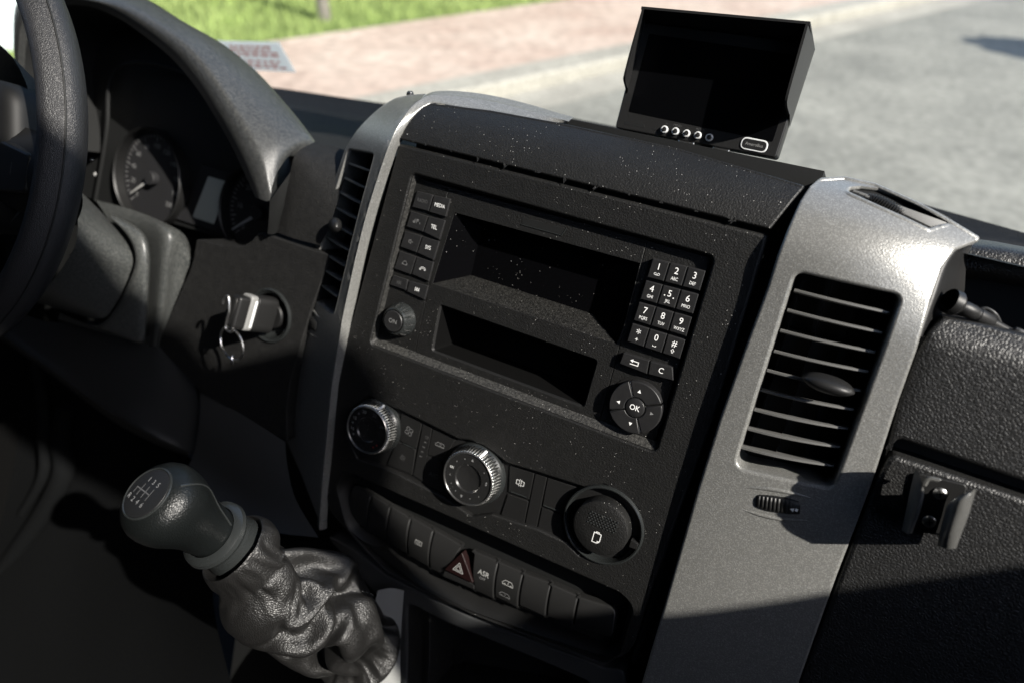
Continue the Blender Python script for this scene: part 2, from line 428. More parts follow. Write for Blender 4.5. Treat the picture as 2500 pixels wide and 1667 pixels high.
def stroke(mb, pts, wd, m, u, v, w, f=CON, closed=False, sc_=1.0, rot=0.0):
    ca, sa = math.cos(rot), math.sin(rot)
    P = [Vector((u + (x * ca - y * sa) * sc_, v + (x * sa + y * ca) * sc_)) for x, y in pts]
    if closed: P.append(P[0])
    for a, b in zip(P[:-1], P[1:]):
        d = b - a
        if d.length < 1e-6: continue
        d.normalize(); n = Vector((-d.y, d.x)) * wd / 2; e = d * wd * 0.3
        q = [a - e + n, a - e - n, b + e - n, b + e + n]
        mb.add([f(p.x, p.y, w) for p in q], [[0, 1, 2, 3]], m)
    return mb
def poly(mb, pts, m, u, v, w, f=CON, sc_=1.0): return mb.add([f(u + x * sc_, v + y * sc_, w) for x, y in pts], [list(range(len(pts)))], m)
def box3(mb, lo, hi, m):
    x0, y0, z0 = lo; x1, y1, z1 = hi
    return mb.add([(x0, y0, z0), (x1, y0, z0), (x1, y1, z0), (x0, y1, z0), (x0, y0, z1), (x1, y0, z1), (x1, y1, z1), (x0, y1, z1)],
                  [[0, 3, 2, 1], [4, 5, 6, 7], [0, 1, 5, 4], [1, 2, 6, 5], [2, 3, 7, 6], [3, 0, 4, 7]], m)
def arc(cx, cy, r, a0, a1, n=16): return [(cx + r * math.cos(math.radians(a0 + (a1 - a0) * i / n)), cy + r * math.sin(math.radians(a0 + (a1 - a0) * i / n))) for i in range(n + 1)]
def bil(q, s, t):                             # quad TL TR BR BL
    a = Vector(q[0]).lerp(Vector(q[1]), s); b = Vector(q[3]).lerp(Vector(q[2]), s); r = a.lerp(b, t); return (r.x, r.y)

# ================================================================== OUTSIDE
def plain(name, col, rough=0.9, **k): return mat(name, col, rough, spec=0.2, **k)
def ground_mat(name, a, b, s1, s2, bumpd=0.0, spots=None):
    Mx = bpy.data.materials.new(name); Mx.use_nodes = True; nt = Mx.node_tree; L = nt.links; B = nt.nodes['Principled BSDF']
    B.inputs['Roughness'].default_value = 0.9; B.inputs['Specular IOR Level'].default_value = 0.2
    tc = nd(nt, 'ShaderNodeTexCoord')
    n1 = nd(nt, 'ShaderNodeTexNoise'); n1.inputs['Scale'].default_value = s1; n1.inputs['Detail'].default_value = 8; n1.inputs['Roughness'].default_value = 0.7
    n2 = nd(nt, 'ShaderNodeTexNoise'); n2.inputs['Scale'].default_value = s2; n2.inputs['Detail'].default_value = 4
    for n in (n1, n2): L.new(tc.outputs['Object'], n.inputs['Vector'])
    r = nd(nt, 'ShaderNodeMapRange'); r.inputs[1].default_value = 0.35; r.inputs[2].default_value = 0.65; L.new(n1.outputs[0], r.inputs[0])
    r2 = nd(nt, 'ShaderNodeMapRange'); r2.inputs[1].default_value = 0.3; r2.inputs[2].default_value = 0.7; r2.inputs[3].default_value = 0.75; r2.inputs[4].default_value = 1.2; L.new(n2.outputs[0], r2.inputs[0])
    x = nd(nt, 'ShaderNodeMix', data_type='RGBA'); x.inputs[6].default_value = (*a, 1); x.inputs[7].default_value = (*b, 1); L.new(r.outputs[0], x.inputs[0])
    hs = nd(nt, 'ShaderNodeVectorMath', operation='SCALE'); L.new(x.outputs[2], hs.inputs[0]); L.new(r2.outputs[0], hs.inputs['Scale'])
    L.new(hs.outputs[0], B.inputs['Base Color'])
    if bumpd:
        bp = nd(nt, 'ShaderNodeBump'); bp.inputs['Distance'].default_value = bumpd; L.new(n2.outputs[0], bp.inputs['Height']); L.new(bp.outputs[0], B.inputs['Normal'])
    return Mx
M['asphalt'] = ground_mat('asphalt', (0.132, 0.129, 0.115), (0.198, 0.193, 0.17), 1.1, 14, 0.004)
M['paving'] = ground_mat('red_brick_paving', (0.30, 0.225, 0.185), (0.39, 0.32, 0.27), 1.3, 9)
M['stone'] = ground_mat('kerb_stone', (0.21, 0.198, 0.172), (0.28, 0.265, 0.23), 2.0, 30)
M['soil'] = ground_mat('verge_soil', (0.09, 0.13, 0.035), (0.15, 0.19, 0.06), 0.7, 12)
M['bark'] = ground_mat('bark', (0.10, 0.09, 0.08), (0.20, 0.18, 0.15), 8, 40, 0.01)
# kerb line and grass edge run nearly parallel
k0 = ground(S(1190, 215)); k1 = ground(S(2100, 10)); kd = (k1 - k0); kd.z = 0; kd.normalize()
kn = Vector((-kd.y, kd.x, 0))
if kn.dot(k0 - CAM) < 0: kn = -kn             # away from the van
g0 = ground(S(680, 118)); gw = (g0 - k0).dot(kn)          # paving width up to the grass
def along(s, t, z): p = k0 + kd * s + kn * t; return Vector((p.x, p.y, z))
def strip(name, t0, t1, z, m, kind='structure', s0=-60, s1=120):
    mb = MB(); mb.add([along(s0, t0, z), along(s1, t0, z), along(s1, t1, z), along(s0, t1, z)], [[0, 1, 2, 3]], m)
    return mb.build(name, kind=kind)
strip('road', -60, 0.05, 0.0, 'asphalt')
mb = MB(); box = [(0.0, -0.02), (0.0, 0.10), (0.02, 0.12), (0.28, 0.125), (0.30, 0.125), (0.30, -0.02)]
vs = []; 
for s_ in (-60, 120): vs += [along(s_, t, z) for t, z in box]
mb.add(vs, [[i, i + 1, i + 7, i + 6] for i in range(5)], 'stone'); mb.build('kerb', kind='structure', smooth=False)
strip('pavement', 0.30, gw, 0.12, 'paving')
strip('grass_verge', gw, 90, 0.115, 'soil')
# grass blades on the verge
rg = random.Random(3); mb = MB()
M['blade'] = ground_mat('grass_blades', (0.19, 0.26, 0.07), (0.30, 0.36, 0.135), 0.9, 3.0)
for i in range(26000):
    s_ = rg.uniform(-9, 12); t = gw + 0.02 + rg.random() ** 1.3 * 8
    p = along(s_, t, 0.115); h = rg.uniform(0.05, 0.13); a = rg.uniform(0, 6.28); wd = 0.006 + 0.004 * (t - gw)
    d = Vector((math.cos(a), math.sin(a), 0)); le = Vector((rg.uniform(-.05, .05), rg.uniform(-.05, .05), h))
    mb.add([p - d * wd, p + d * wd, p + le], [[0, 1, 2]], 'blade')
o = mb.build('grass', kind='stuff', smooth=False, fix=False); o['label'] = 'bright green grass of the verge beyond the brick pavement'
# young tree on the verge, dark trees and shrubs behind
def leafy(mb, c, rx, ry, rz, n, m, seed, size=0.10):
    r = random.Random(seed)
    cl = [Vector((r.uniform(-1, 1), r.uniform(-1, 1), r.uniform(-1, 1))) for _ in range(40)]
    for i in range(n):
        k = r.choice(cl); q = k + Vector((r.gauss(0, .22), r.gauss(0, .22), r.gauss(0, .22)))
        if q.length > 1.15: q *= 1.0 / q.length
        p = c + Vector((q.x * rx, q.y * ry, q.z * rz)); a = Vector((r.gauss(0, 1), r.gauss(0, 1), r.gauss(0, 1))).normalized() * size * r.uniform(.6, 1.4)
        b = a.orthogonal().normalized() * size * r.uniform(.4, .8)
        mb.add([p - a, p + b, p + a, p - b], [[0, 1, 2, 3]], m)
M['leaf'] = ground_mat('leaves', (0.030, 0.055, 0.014), (0.06, 0.10, 0.025), 2.0, 5.0)
def tree(px, label, h, r, seed, crown_r):
    b = ground(px, 0.115); t = thing('tree', label, 'tree', b, 'trees on the verge')
    mb = MB(); tube(mb, spline([b + Vector((0, 0, -.05)), b + Vector((-.02, .02, h * .3)), b + Vector((.03, 0, h * .65)), b + Vector((0, .03, h))], 5), [r * (1.25 - .8 * i / 15) for i in range(16)], 'bark', 10); mb.build('trunk', t)
    mb = MB(); leafy(mb, b + Vector((0, 0, h + crown_r * .5)), crown_r, crown_r, crown_r * .9, 2600, 'leaf', seed, .13); mb.build('crown', t, smooth=False, fix=False)
tree(S(746, 46), 'slim young tree with a grey trunk standing on the sunny grass', 2.8, 0.055, 5, 1.0)
LB = ['tall dark tree at the far left edge of the grass', 'dark broad tree beyond the grass above the dash hood', 'dark tree just left of the slim grey trunk', 'dense dark tree right of the slim grey trunk', 'last dark tree where the grass meets the pavement']
for i, (px_, h_, w_) in enumerate(((S(-150, -4), 6.5, 2.6), (S(330, 4), 6.0, 2.2), (S(560, 1), 7.0, 2.4), (S(900, -14), 6.2, 2.3), (S(1250, -40), 6.6, 2.6))):
    b = ground(px_, 0.115); dr = (b - CAM); dr.z = 0; b = b + dr.normalized() * 2.6; t = thing('tree', LB[i], 'tree', b, 'dark trees behind the grass')
    mb = MB(); tube(mb, spline([b - Vector((0, 0, .1)), b + Vector((.05, 0, h_ * .4)), b + Vector((-.05, .1, h_ * .8))], 5), [.16, .15, .14, .13, .12, .11, .10, .09, .08, .07, .05], 'bark', 9); mb.build('trunk', t)
    mb = MB(); leafy(mb, b + Vector((0, 0, h_ * .52)), w_, w_, h_ * .5, 4200, 'leaf', 20 + i, .24); mb.build('crown', t, smooth=False, fix=False)

# sandy gutter along the kerb, an unseen tree added to shade the road, a pale wall added for the window's bright view
strip('gutter', -0.42, 0.02, 0.004, 'stone')
tg_ = ground(S(2450, 126)); tb = Vector((tg_.x + SUN.x / SUN.z * 2.6, tg_.y + SUN.y / SUN.z * 2.6, 0))
t = thing('tree', 'small round tree out of view, added to cast shade on the asphalt', 'tree', tb)
mb = MB(); tube(mb, [tb - Vector((0, 0, .05)), tb + Vector((0, 0, 2.5))], [.05, .03], 'bark', 8); mb.build('trunk', t)
mb = MB(); leafy(mb, tb + Vector((0, 0, 2.6)), .75, .5, .3, 900, 'leaf', 44, .12); mb.build('crown', t, smooth=False, fix=False)
M['render'] = ground_mat('bright_view_pale', (0.34, 0.39, 0.40), (0.42, 0.46, 0.47), 1.0, 12)
wb = ground(S(18, 150)); wd_ = (wb - CAM); wd_.z = 0; wd_.normalize(); ws = Vector((-wd_.y, wd_.x, 0))
mb = MB(); a0 = wb - ws * 0.75; a1 = wb + ws * 3.0
q = [a0, a1, a1 + wd_ * .3, a0 + wd_ * .3]; mb.add([Vector((p.x, p.y, 0)) for p in q] + [Vector((p.x, p.y, 2.6)) for p in q], [[0, 1, 5, 4], [1, 2, 6, 5], [2, 3, 7, 6], [3, 0, 4, 7], [4, 5, 6, 7], [0, 3, 2, 1]], 'render')
tag(mb.build('bright_view_wall', smooth=False), 'pale wall added to give the bright view in the driver side window', 'wall')

# ================================================================== VAN BODY round the camera (shades the cabin; its window lets the low sun in)
def zrel(z): return ORG.z + z
dep = Vector((1, 0, 0))
van = thing('van_body', 'dark lined van cab around the dashboard with a wide windscreen', 'van', Vector((ORG.x, ORG.y, 0.3)))
def bx(name, lo, hi, m, par=van):
    mb = MB(); box3(mb, [ORG[i] + lo[i] if i < 2 else ORG.z + lo[2] for i in range(3)], [ORG[i] + hi[i] if i < 2 else ORG.z + hi[2] for i in range(3)], m)
    return mb.build(name, par, smooth=False)
GZ = -ORG.z
bx('cab_floor', (-1.0, -1.9, -0.86), (0.98, 0.75, -0.80), 'liner')
bx('roof', (-1.0, -1.9, 1.66), (0.98, -0.20, 1.71), 'liner')
bx('rear_wall', (-1.0, -1.95, -0.80), (0.98, -1.9, 1.66), 'liner')
def yz(mb, X0, X1, pts, m='liner'):           # flat panel of the van's side, outline in (y, z)
    f = lambda y, z, x: Vector((ORG.x + x, ORG.y + y, ORG.z + z)); prism(mb, pts, X0, X1, m, 0, f=f)
mb = MB()
yz(mb, .93, .98, [(-.385, -.8), (.7, -.8), (.7, .30), (.1, .365), (-.161, .446), (-.263, .486), (-.345, .528), (-.385, .535)])
yz(mb, .93, .98, [(-1.9, -.8), (-.387, -.8), (-.387, .42), (-1.9, .42)])
yz(mb, .93, .98, [(-1.9, .422), (-1.35, .422), (-1.35, 1.65), (-1.9, 1.65)])
yz(mb, .93, .98, [(-1.348, 1.58), (-.2, 1.58), (-.2, 1.65), (-1.348, 1.65)])
# unseen strip added in the window, outlined to cast an occupant's shade
yz(mb, .935, .975, [(-.345, .43), (-.345, .62), (-.335, .74), (-.31, .80), (-.298, .87), (-.298, .91), (-.36, .96), (-.36, 1.05), (-.39, 1.145), (-.44, 1.3), (-.52, 1.585),
   (-.64, 1.585), (-.56, 1.3), (-.52, 1.14), (-.49, 1.0), (-.46, .90), (-.44, .80), (-.415, .73), (-.40, .67), (-.39, .60), (-.386, .415)])
mb.build('passenger_door', van, smooth=False)
mb = MB()
yz(mb, -1.0, -.95, [(-1.9, -.8), (.12, -.8), (.12, .36), (-1.9, .36)]); yz(mb, -1.0, -.95, [(-1.9, .362), (-.60, .362), (-.60, 1.65), (-1.9, 1.65)]); yz(mb, -1.0, -.95, [(-.598, .68), (.10, .68), (-.2, 1.65), (-.598, 1.65)], 'shadeblack')
mb.mats = ['shadeblack']; mb.m = [0] * len(mb.m)  # door blackened so that it reads as shaded
mb.build('driver_door', van, smooth=False)
mb = MB(); yz(mb, -1.0, -.95, [(.122, -.8), (.66, -.8), (.66, -.22), (.122, -.22)]); yz(mb, -.948, .928, [(.62, -.8), (.66, -.8), (.66, -.27), (.62, -.27)]); mb.build('front_bulkhead', van, smooth=False)
# ================================================================== DASHBOARD
dash = thing('dashboard', 'black van dashboard with silver grey vent columns and dusty centre panel', 'dashboard', W(0, -120, -120))
def shoulder(v, v0=94.0, R=52.0):
    if v <= v0: return 0.0
    am = math.radians(66); vm = v0 + R * math.sin(am)
    if v < vm: return R - math.sqrt(R * R - (v - v0) ** 2)
    return R * (1 - math.cos(am)) + (v - vm) * math.tan(am)
ZT = 0.112                                    # dash top above the console centre
TOP = Vector((0, 0, ORG.z + ZT)); UPZ = Vector((0, 0, 1))
def topz(px, dz=0.0): return hit(px, TOP + UPZ * dz, UPZ)
# dash top slab: its far edge is the foot of the windscreen
far = [S(30, 150), S(330, 168), S(640, 203), (S(880, 238)), S(1230, 256), S(1560, 320), S(1900, 410), S(2120, 470), S(2352, 535), S(2700, 630)]
YF = ORG.y + 0.42                             # foot of the windscreen
fp = [hit(p, Vector((0, YF - 0.10 * ((hit(p, Vector((0, YF, 0)), Vector((0, 1, 0))).x - ORG.x + .1)) ** 2, 0)), Vector((0, 1, 0))) for p in far]
near = [(W((p.x - ORG.x) * 1000, 118, -40) if (p.x - ORG.x) > -.2 else W((p.x - ORG.x) * 1000, 60, -95)) for p in fp]
near = [Vector((min(p.x, ORG.x + 2), p.y, p.z)) for p in near]
print('foot z', [(round(p.x - ORG.x, 2), round(p.y - ORG.y, 2), round(p.z - ORG.z, 3)) for p in fp])
mb = MB(); n_ = len(fp)
lip = [p + Vector((0, 0.0, 0.0)) for p in fp]; lip2 = [p + Vector((0, 0.016, -0.06)) for p in fp]
mb.add(near + [p - Vector((0, 0.03, 0.012)) for p in fp] + lip + lip2, [[r * n_ + i, r * n_ + i + 1, (r + 1) * n_ + i + 1, (r + 1) * n_ + i] for r in range(3) for i in range(n_ - 1)], 'soft')
mb.build('dash_top', dash, sharp=50)
# dark backing body under everything
mb = MB()
for (u0, u1, v0, v1, w0, w1) in ((-330, -20, -700, -60, -160, -75), (-150, 172, 100, 152, -160, -50), (-150, 172, 86, 122, -160, -16), (-172, 172, -330, 96, -160, -62), (160, 620, -330, 40, -170, -25), (-950, -172, -300, 60, -260, -140)):
    prism(mb, [(u0, v0), (u1, v0), (u1, v1), (u0, v1)], w0, w1, 'dark')
mb.build('dash_body', dash)
# ---- centre panel
pan = [on(p) for p in (c3(612, 338), S(1765, 541), S(1748, 600), S(1640, 960), S(1482, 1392), S(1440, 1535), S(1000, 1378), S(800, 1222), S(745, 1165), S(757, 1070), S(775, 880), c3(332, 1390))]
pan = rpoly(pan, [3, 4, 30, 0, 20, 40, 60, 60, 30, 30, 30, 20])
op = [on(p) for p in (c4(238, 52), c4(1893, 508), c7(1680, 418), c4(6, 985))]
op = rpoly(op, [5, 6, 6, 5])
strip_ = [on(p) for p in (c7(300, 165), c7(400, 205), c7(690, 350), c7(745, 355), c7(820, 385), c7(940, 470), c7(1320, 590), c7(1420, 575), c7(1590, 690), c7(1600, 860), c7(1480, 970), c7(1300, 935), c7(1230, 865), c7(1090, 800), c7(860, 725), c7(760, 735), c7(620, 640), c7(330, 495), c7(190, 450), c7(135, 330), c7(150, 210), c7(240, 128))]
strip_ = rpoly(strip_, 5)
swo = [on(p) for p in (c7(118, 505), c7(820, 815), c7(1500, 1118), c7(1568, 1190), c7(1500, 1420), c7(1420, 1470), c7(760, 1215), c7(330, 1005), c7(140, 800), c7(85, 590))]
swo = rpoly(swo, [16, 0, 16, 16, 16, 16, 120, 60, 30, 16])
mb = MB(); prism(mb, pan, -14, 0, 'panel', 2.5, [op, strip_, swo], hole_bevel=1.6)
ip = inset(ccw(op), 2.5); N_ = len(ip)
# bottom ledge of the radio opening slopes, the rest falls straight
low = []
for (x, y) in inset(ccw(op), 2.0):
    low.append((x, y + (6.0 if y < -45 else 0) * (1 if y < -60 else 0.0)))
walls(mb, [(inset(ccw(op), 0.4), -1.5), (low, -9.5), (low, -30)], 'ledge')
mb.build('centre_panel', dash)
mb = MB(); prism(mb, inset(ccw(strip_), 0.2), -14, -5, 'clean'); mb.build('control_recess', dash)
mb = MB(); sw_c = inset(ccw(swo), -0.5)
walls(mb, [(inset(ccw(swo), 0.2), -2), (inset(ccw(swo), 4), -9), (inset(ccw(swo), 5), -22)], 'clean'); cap(mb, inset(ccw(swo), 4.8), -21.5, 'dark'); mb.build('switch_recess', dash)
# ---- lid of the top tray
def lidf(u, v): return 2.5 - shoulder(v, 92, 62)
lo = [on(p) for p in (c3(618, 322), S(1768, 531))]
edge_b = [(lo[0][0] + (lo[1][0] - lo[0][0]) * i / 12, lo[0][1] + (lo[1][1] - lo[0][1]) * i / 12 + 0.8) for i in range(13)]
up_px = [S(1850, 428), S(1560, 342), S(1300, 286), S(1130, 255), c11(1215, 568), c11(1150, 595), c11(1060, 690), c11(1010, 780)]
lid = edge_b + [surf(p, lidf) for p in up_px]
mb = MB(); relief(mb, rpoly(lid, 2), [], lidf, 'panel', res=7, edge=1.6, skirt=14); mb.build('storage_lid', dash, sharp=50)
# ---- left vent column (turned towards the driver) with its ridge and arch
fL = lambda u, v: 9 - shoulder(v, 88, 58)
RPT = sorted(surf(p, fL)[::-1] for p in (c3(785, 72), c3(728, 98), c3(682, 136), c3(640, 190), c3(601, 255), c3(574, 312), c3(542, 392), c3(500, 518), c3(443, 700), c3(391, 900), c3(346, 1100), c3(303, 1300), c3(292, 1372), S(763, 878), S(755, 960), S(744, 1070), S(735, 1175), S(733, 1260)))
def RU(v):
    v = max(v, RPT[0][0] + .01)
    for i in range(len(RPT) - 1):
        if RPT[i][0] <= v <= RPT[i + 1][0]: return RPT[i][1] + (RPT[i + 1][1] - RPT[i][1]) * (v - RPT[i][0]) / (RPT[i + 1][0] - RPT[i][0])
    return RPT[-1][1] + (v - RPT[-1][0]) * .3
print('ridge', [(round(a), round(b)) for a, b in RPT])
def leftf(u, v):
    d = u - RU(v)
    a = 9 + 0.58 * d; b = 9 - 1.5 * d; k = 3.0
    h = max(0, min(1, 0.5 + 0.5 * (b - a) / k)); s_ = b * (1 - h) + a * h - k * h * (1 - h)
    return s_ - shoulder(v, 88, 58)
outp = [S(745, 1200), S(690, 1085), S(655, 1005), S(653, 930), S(665, 850), S(690, 700), S(735, 520), S(792, 345), S(820, 300), S(850, 268), c11(960, 530), c11(1060, 508), c11(1180, 500)]
outl = [surf(p, leftf) for p in outp]
VR = [140 - 3.0 * i for i in range(137)]; VR = [v for v in VR if v > -270]
inr = [(RU(v) + .4, v) for v in VR if v < RPT[-1][0]]
vh = [surf(c3(*p), leftf) for p in ((338, 372), (478, 398), (258, 1278), (120, 1165))]
print('left outline', [tuple(round(c) for c in p) for p in outl])
mb = MB(); relief(mb, rpoly(outl + inr, 3), [rpoly(vh, [6, 4, 10, 7])], leftf, 'silver', res=6, rim=2.0, depth=30, edge=.6, skirt=6); mb.build('vent_column', dash, sharp=50)
# the bright ridge, carried up and over behind the lid as an arch
band = [(S(744, 1215), S(733, 1215)), (S(746, 1170), S(735, 1175)), (S(757, 1070), S(744, 1070)), (S(768, 960), S(755, 960)), (S(776, 880), S(763, 878)), (c3(332, 1375), c3(292, 1372)), (c3(342, 1300), c3(303, 1300)), (c3(383, 1100), c3(346, 1100)), (c3(427, 900), c3(391, 900)), (c3(480, 700), c3(443, 700)), (c3(535, 520), c3(500, 518)), (c3(578, 400), c3(542, 392)), (c3(612, 322), c3(574, 312)), (c3(640, 266), c3(601, 255)),
 (c3(680, 204), c3(640, 190)), (c3(722, 158), c3(682, 136)), (c3(765, 128), c3(728, 98)), (c3(810, 117), c3(785, 72)), (c11(1400, 588), c11(1400, 510)), (c11(1640, 623), c11(1640, 545)), (c11(1900, 678), c11(1900, 610)), (c11(2050, 703), c11(2060, 660)), (c11(2190, 710), c11(2200, 698))]
fO = lambda u, v: 9 - shoulder(v, 88, 58)
fI = lambda u, v: 1.0 - shoulder(v, 92, 62)
rows = []
for k, (a, b) in enumerate(band):
    t = max(0.0, min(1.0, (k - 13) / 4.5))
    fo_ = (lambda u, v: (1 - t) * fO(u, v) + t * (fI(u, v) + 5.5))
    I = surf(a, fI); O = surf(b, fo_); PI_ = W(*I, fI(*I)); PO = W(*O, fo_(*O))
    out_ = W(-6, 0, -4.0) - W(0, 0, 0); top_ = W(0, 6, -9) - W(0, 0, 0)
    sink = W(.5, 0, -4) - W(0, 0, 0)
    dn = out_.lerp(top_, t); nb2 = (WA * (1 - .5 * t) + UA * .5 * (1 - t) + VA * .6 * t).normalized()
    rows.append([PI_ + sink, PI_, PI_.lerp(PO, .5) + nb2 * .0006, PI_.lerp(PO, .85) + nb2 * .0006, PO, PO + dn * .35 - nb2 * .0003, PO + dn * .9 - nb2 * .001])
mb = MB(); loft(mb, rows, 'silver', 4, 4); mb.build('trim_arch', dash, sharp=80)
# ---- right vent column
def rightf(u, v):
    k = max(0.0, min(1.0, (v - 55) / 60.0)); k = k * k * (3 - 2 * k)
    return 12 - ((u - 205) / 50.0) ** 2 * 2.5 * (1 - k) - k * (max(0.0, u - 180) / 50.0) ** 2 * 6.5 - shoulder(v, 90, 56)
Lp = [c8(40, 1404), c8(190, 890), c6(0, 1400), c6(100, 1080), c6(200, 800), c6(300, 530), c6(340, 400), c6(390, 270), c6(440, 160), c6(480, 100), c6(525, 62)]
Rp = [c9(1650, 670), c9(1640, 715), c9(1420, 800), c9(1300, 960), c9(1200, 1250), c6(935, 800), c6(860, 1010), c6(740, 1380), c8(1215, 770), c8(990, 1404)]
Tp = [c9(420, 118), c9(700, 180), c9(1100, 355), c9(1400, 520)]
rt = [surf(p, rightf) for p in Lp + Tp + Rp]
ext = surf(c8(990, 1404), rightf); ex2 = surf(c8(40, 1404), rightf)
rt = [(ex2[0], ex2[1] - 40)] + rt + [(ext[0] + 4, ext[1] - 40)]
vr = [surf(c6(*p), rightf) for p in ((425, 460), (872, 562), (580, 1378), (163, 1290))]
gr = [surf(c9(*p), rightf) for p in ((425, 245), (560, 232), (720, 250), (1050, 370), (1390, 535), (1290, 555), (1190, 590), (1000, 500), (700, 365))]
print('right outline', [tuple(round(c) for c in p) for p in rt]); print('grille', [tuple(round(c) for c in p) for p in gr])
mb = MB(); relief(mb, rpoly(rt, 4), [rpoly(vr, [6, 6, 5, 8]), rpoly(gr, 1.5)], rightf, 'silver', res=6, rim=2.4, depth=32, edge=2.2, skirt=26); mb.build('vent_column', dash, sharp=50)
# inner faces: the gap wall and the dark cheek on the passenger side
mb = MB(); gap = []
prism(mb, [(151, -262), (170, -262), (166, 84), (151, 84)], -20, -8, 'dark')
mb.build('gap_liner', dash)
mb = MB(); rows = []
for a, b in ((c9(1600, 735), c9(1585, 742)), (c9(1500, 760), c9(1572, 760)), (c9(1425, 803), c9(1540, 860)), (c9(1330, 955), c9(1522, 970)), (c9(1250, 1195), c9(1500, 1210)), (c9(1165, 1440), c9(1395, 1380)), (c9(1125, 1575), c9(1240, 1480))):
    q_ = surf(a, lambda u, v: rightf(u, v) - 5); P = W(*q_, rightf(*q_) - 5); Q = at(b, -48)
    rows.append([P - UA * .004 + WA * .001, P, P.lerp(Q, .3) + WA * .0, P.lerp(Q, .7) - WA * .002, Q])
loft(mb, rows, 'clean', 3, 4); mb.build('side_cheek', dash, sharp=70)
# top grille inside its opening: louvres, then the ribbed wheel
fl = lambda u, v: rightf(u, v) - 3.2
mb = MB(); g2 = inset(ccw(gr), -1.0)
mb.add([W(x, y, fl(x, y) - 4) for x, y in g2], [list(t) for t in fillpoly([g2])], 'dark')
for i in range(6):
    k = (i + .5) / 6
    a = c9(500 + (1195 - 500) * k * 0.25 - 20 * k, 250 + 30 * k); b_ = c9(1350 - 150 * k, 545 + 35 * k)
    a = c9(470 + 330 * k, 240 + 130 * k * 1.05); 
    p = surf(a, fl); q = surf(b_, fl)
    P = [W(p[0] + (q[0] - p[0]) * t, p[1] + (q[1] - p[1]) * t, fl(p[0] + (q[0] - p[0]) * t, p[1] + (q[1] - p[1]) * t)) for t in [j / 8 for j in range(9)]]
    tube(mb, P, 0.0011, 'slat', 6)
mb.build('defrost_grille', dash)
mb = MB(); ga = surf(c9(620, 300), fl); gb = surf(c9(970, 480), fl)
pa = W(ga[0], ga[1], fl(*ga) - 2); pb = W(gb[0], gb[1], fl(*gb) - 2)
npt = 60; pts = [pa.lerp(pb, i / npt) for i in range(npt + 1)]
tube(mb, pts, [0.004 * math.sin(math.pi * min(1, max(0.06, i / npt))) ** .5 + (0.0011 if (i // 2) % 2 else 0) for i in range(npt + 1)], 'clean', 12); mb.build('grille_wheel', dash, sharp=25)
# ---- vents: slats, vanes, knob, thumbwheel
def slat(par, P, dep, th, m='clean', name='slat'):
    mb = MB(); rows = []
    bk = -WA * dep + VA * dep * 0.25
    pr = [(0, th * .5), (-.15 * dep, th), (-dep, th * .4), (-dep, -th * .4), (-.15 * dep, -th), (0, -th * .5)]
    for p in P: rows.append([p + WA * a * .001 * 1 + VA * (b * .001 + a * .00016) for a, b in pr])
    C = len(pr); vs = [q for r in rows for q in r]; fs = []
    for i in range(len(rows) - 1):
        for j in range(C):
            k = (j + 1) % C; fs.append([i * C + j, i * C + k, (i + 1) * C + k, (i + 1) * C + j])
    fs += [list(range(C)), [(len(rows) - 1) * C + j for j in range(C)]]
    mb.add(vs, fs, m); return mb.build(name, par, sharp=50)
def vent(hole, fn, ends, name_lab, knob, bowf, offs, backw):
    o = MB(); h = inset(ccw(rpoly(hole, 5)), -0.6)
    walls(o, [(h, backw + 30), (h, backw)], 'dark'); cap(o, h, backw, 'dark')
    v = o.build('air_vent', dash)
    for (a, b) in ends:
        p = surf(a, lambda u, v_: fn(u, v_) - offs); q = surf(b, lambda u, v_: fn(u, v_) - offs); P = []
        for i in range(9):
            t = i / 8; u_ = p[0] + (q[0] - p[0]) * t; v_ = p[1] + (q[1] - p[1]) * t
            P.append(W(u_, v_, fn(u_, v_) - offs - bowf * (2 * t - 1) ** 2))
        slat(v, P, 20, 1.35, 'slat')
    return v
eR = list(zip([(415, 540), (385, 625), (355, 712), (328, 800), (298, 882), (270, 965), (243, 1050), (215, 1132), (188, 1212)], [(828, 638), (795, 722), (765, 805), (735, 888), (705, 970), (672, 1050), (645, 1132), (612, 1210), (585, 1290)]))
vR = vent(vr, rightf, [(c6(*a), c6(*b)) for a, b in eR], 'right', None, 3.5, 4.5, -34)
eL = list(zip([(335, 445), (308, 525), (282, 603), (257, 685), (232, 765), (212, 850), (190, 925), (168, 1003), (150, 1080)], [(458, 490), (435, 585), (403, 668), (377, 752), (352, 840), (332, 925), (308, 1010), (290, 1090), (268, 1178)]))
vL = vent(vh, leftf, [(c3(*a), c3(*b)) for a, b in eL], 'left', None, 2.0, 1.2, -75)
# vertical vanes seen between the slats
for k in range(4):
    mb = MB(); u0 = vr[0][0] + (vr[1][0] - vr[0][0]) * (0.08 + 0.28 * k); u1 = vr[3][0] + (vr[2][0] - vr[3][0]) * (0.08 + 0.28 * k)
    a0 = vr[0][1] - 3; a1 = vr[3][1] + 6
    mb.add([W(u0, a0, -8), W(u0 + 1, a0, -28), W(u1 + 1, a1, -28), W(u1, a1, -8)], [[0, 1, 2, 3]], 'clean'); mb.build('vane', vR)
def leaf_knob(par, c, ax, ln, ht, dp):        # lens shaped grip on the middle slat
    mb = MB(); rows = []
    for i in range(13):
        t = -1 + 2 * i / 12; k = max(0.02, 1 - abs(t) ** 2.4) ** .6
        r = []
        for j in range(14):
            a = 2 * math.pi * j / 14
            r.append(c + ax * t * ln * .5 + VA * math.sin(a) * ht * .5 * k + WA * (dp * .5 + math.cos(a) * dp * .5 * (0.35 + .65 * k)))
        rows.append(r)
    loft(mb, rows, 'clean', 1, 1, closed=True, capends=True); return mb.build('vent_knob', par, sharp=60)
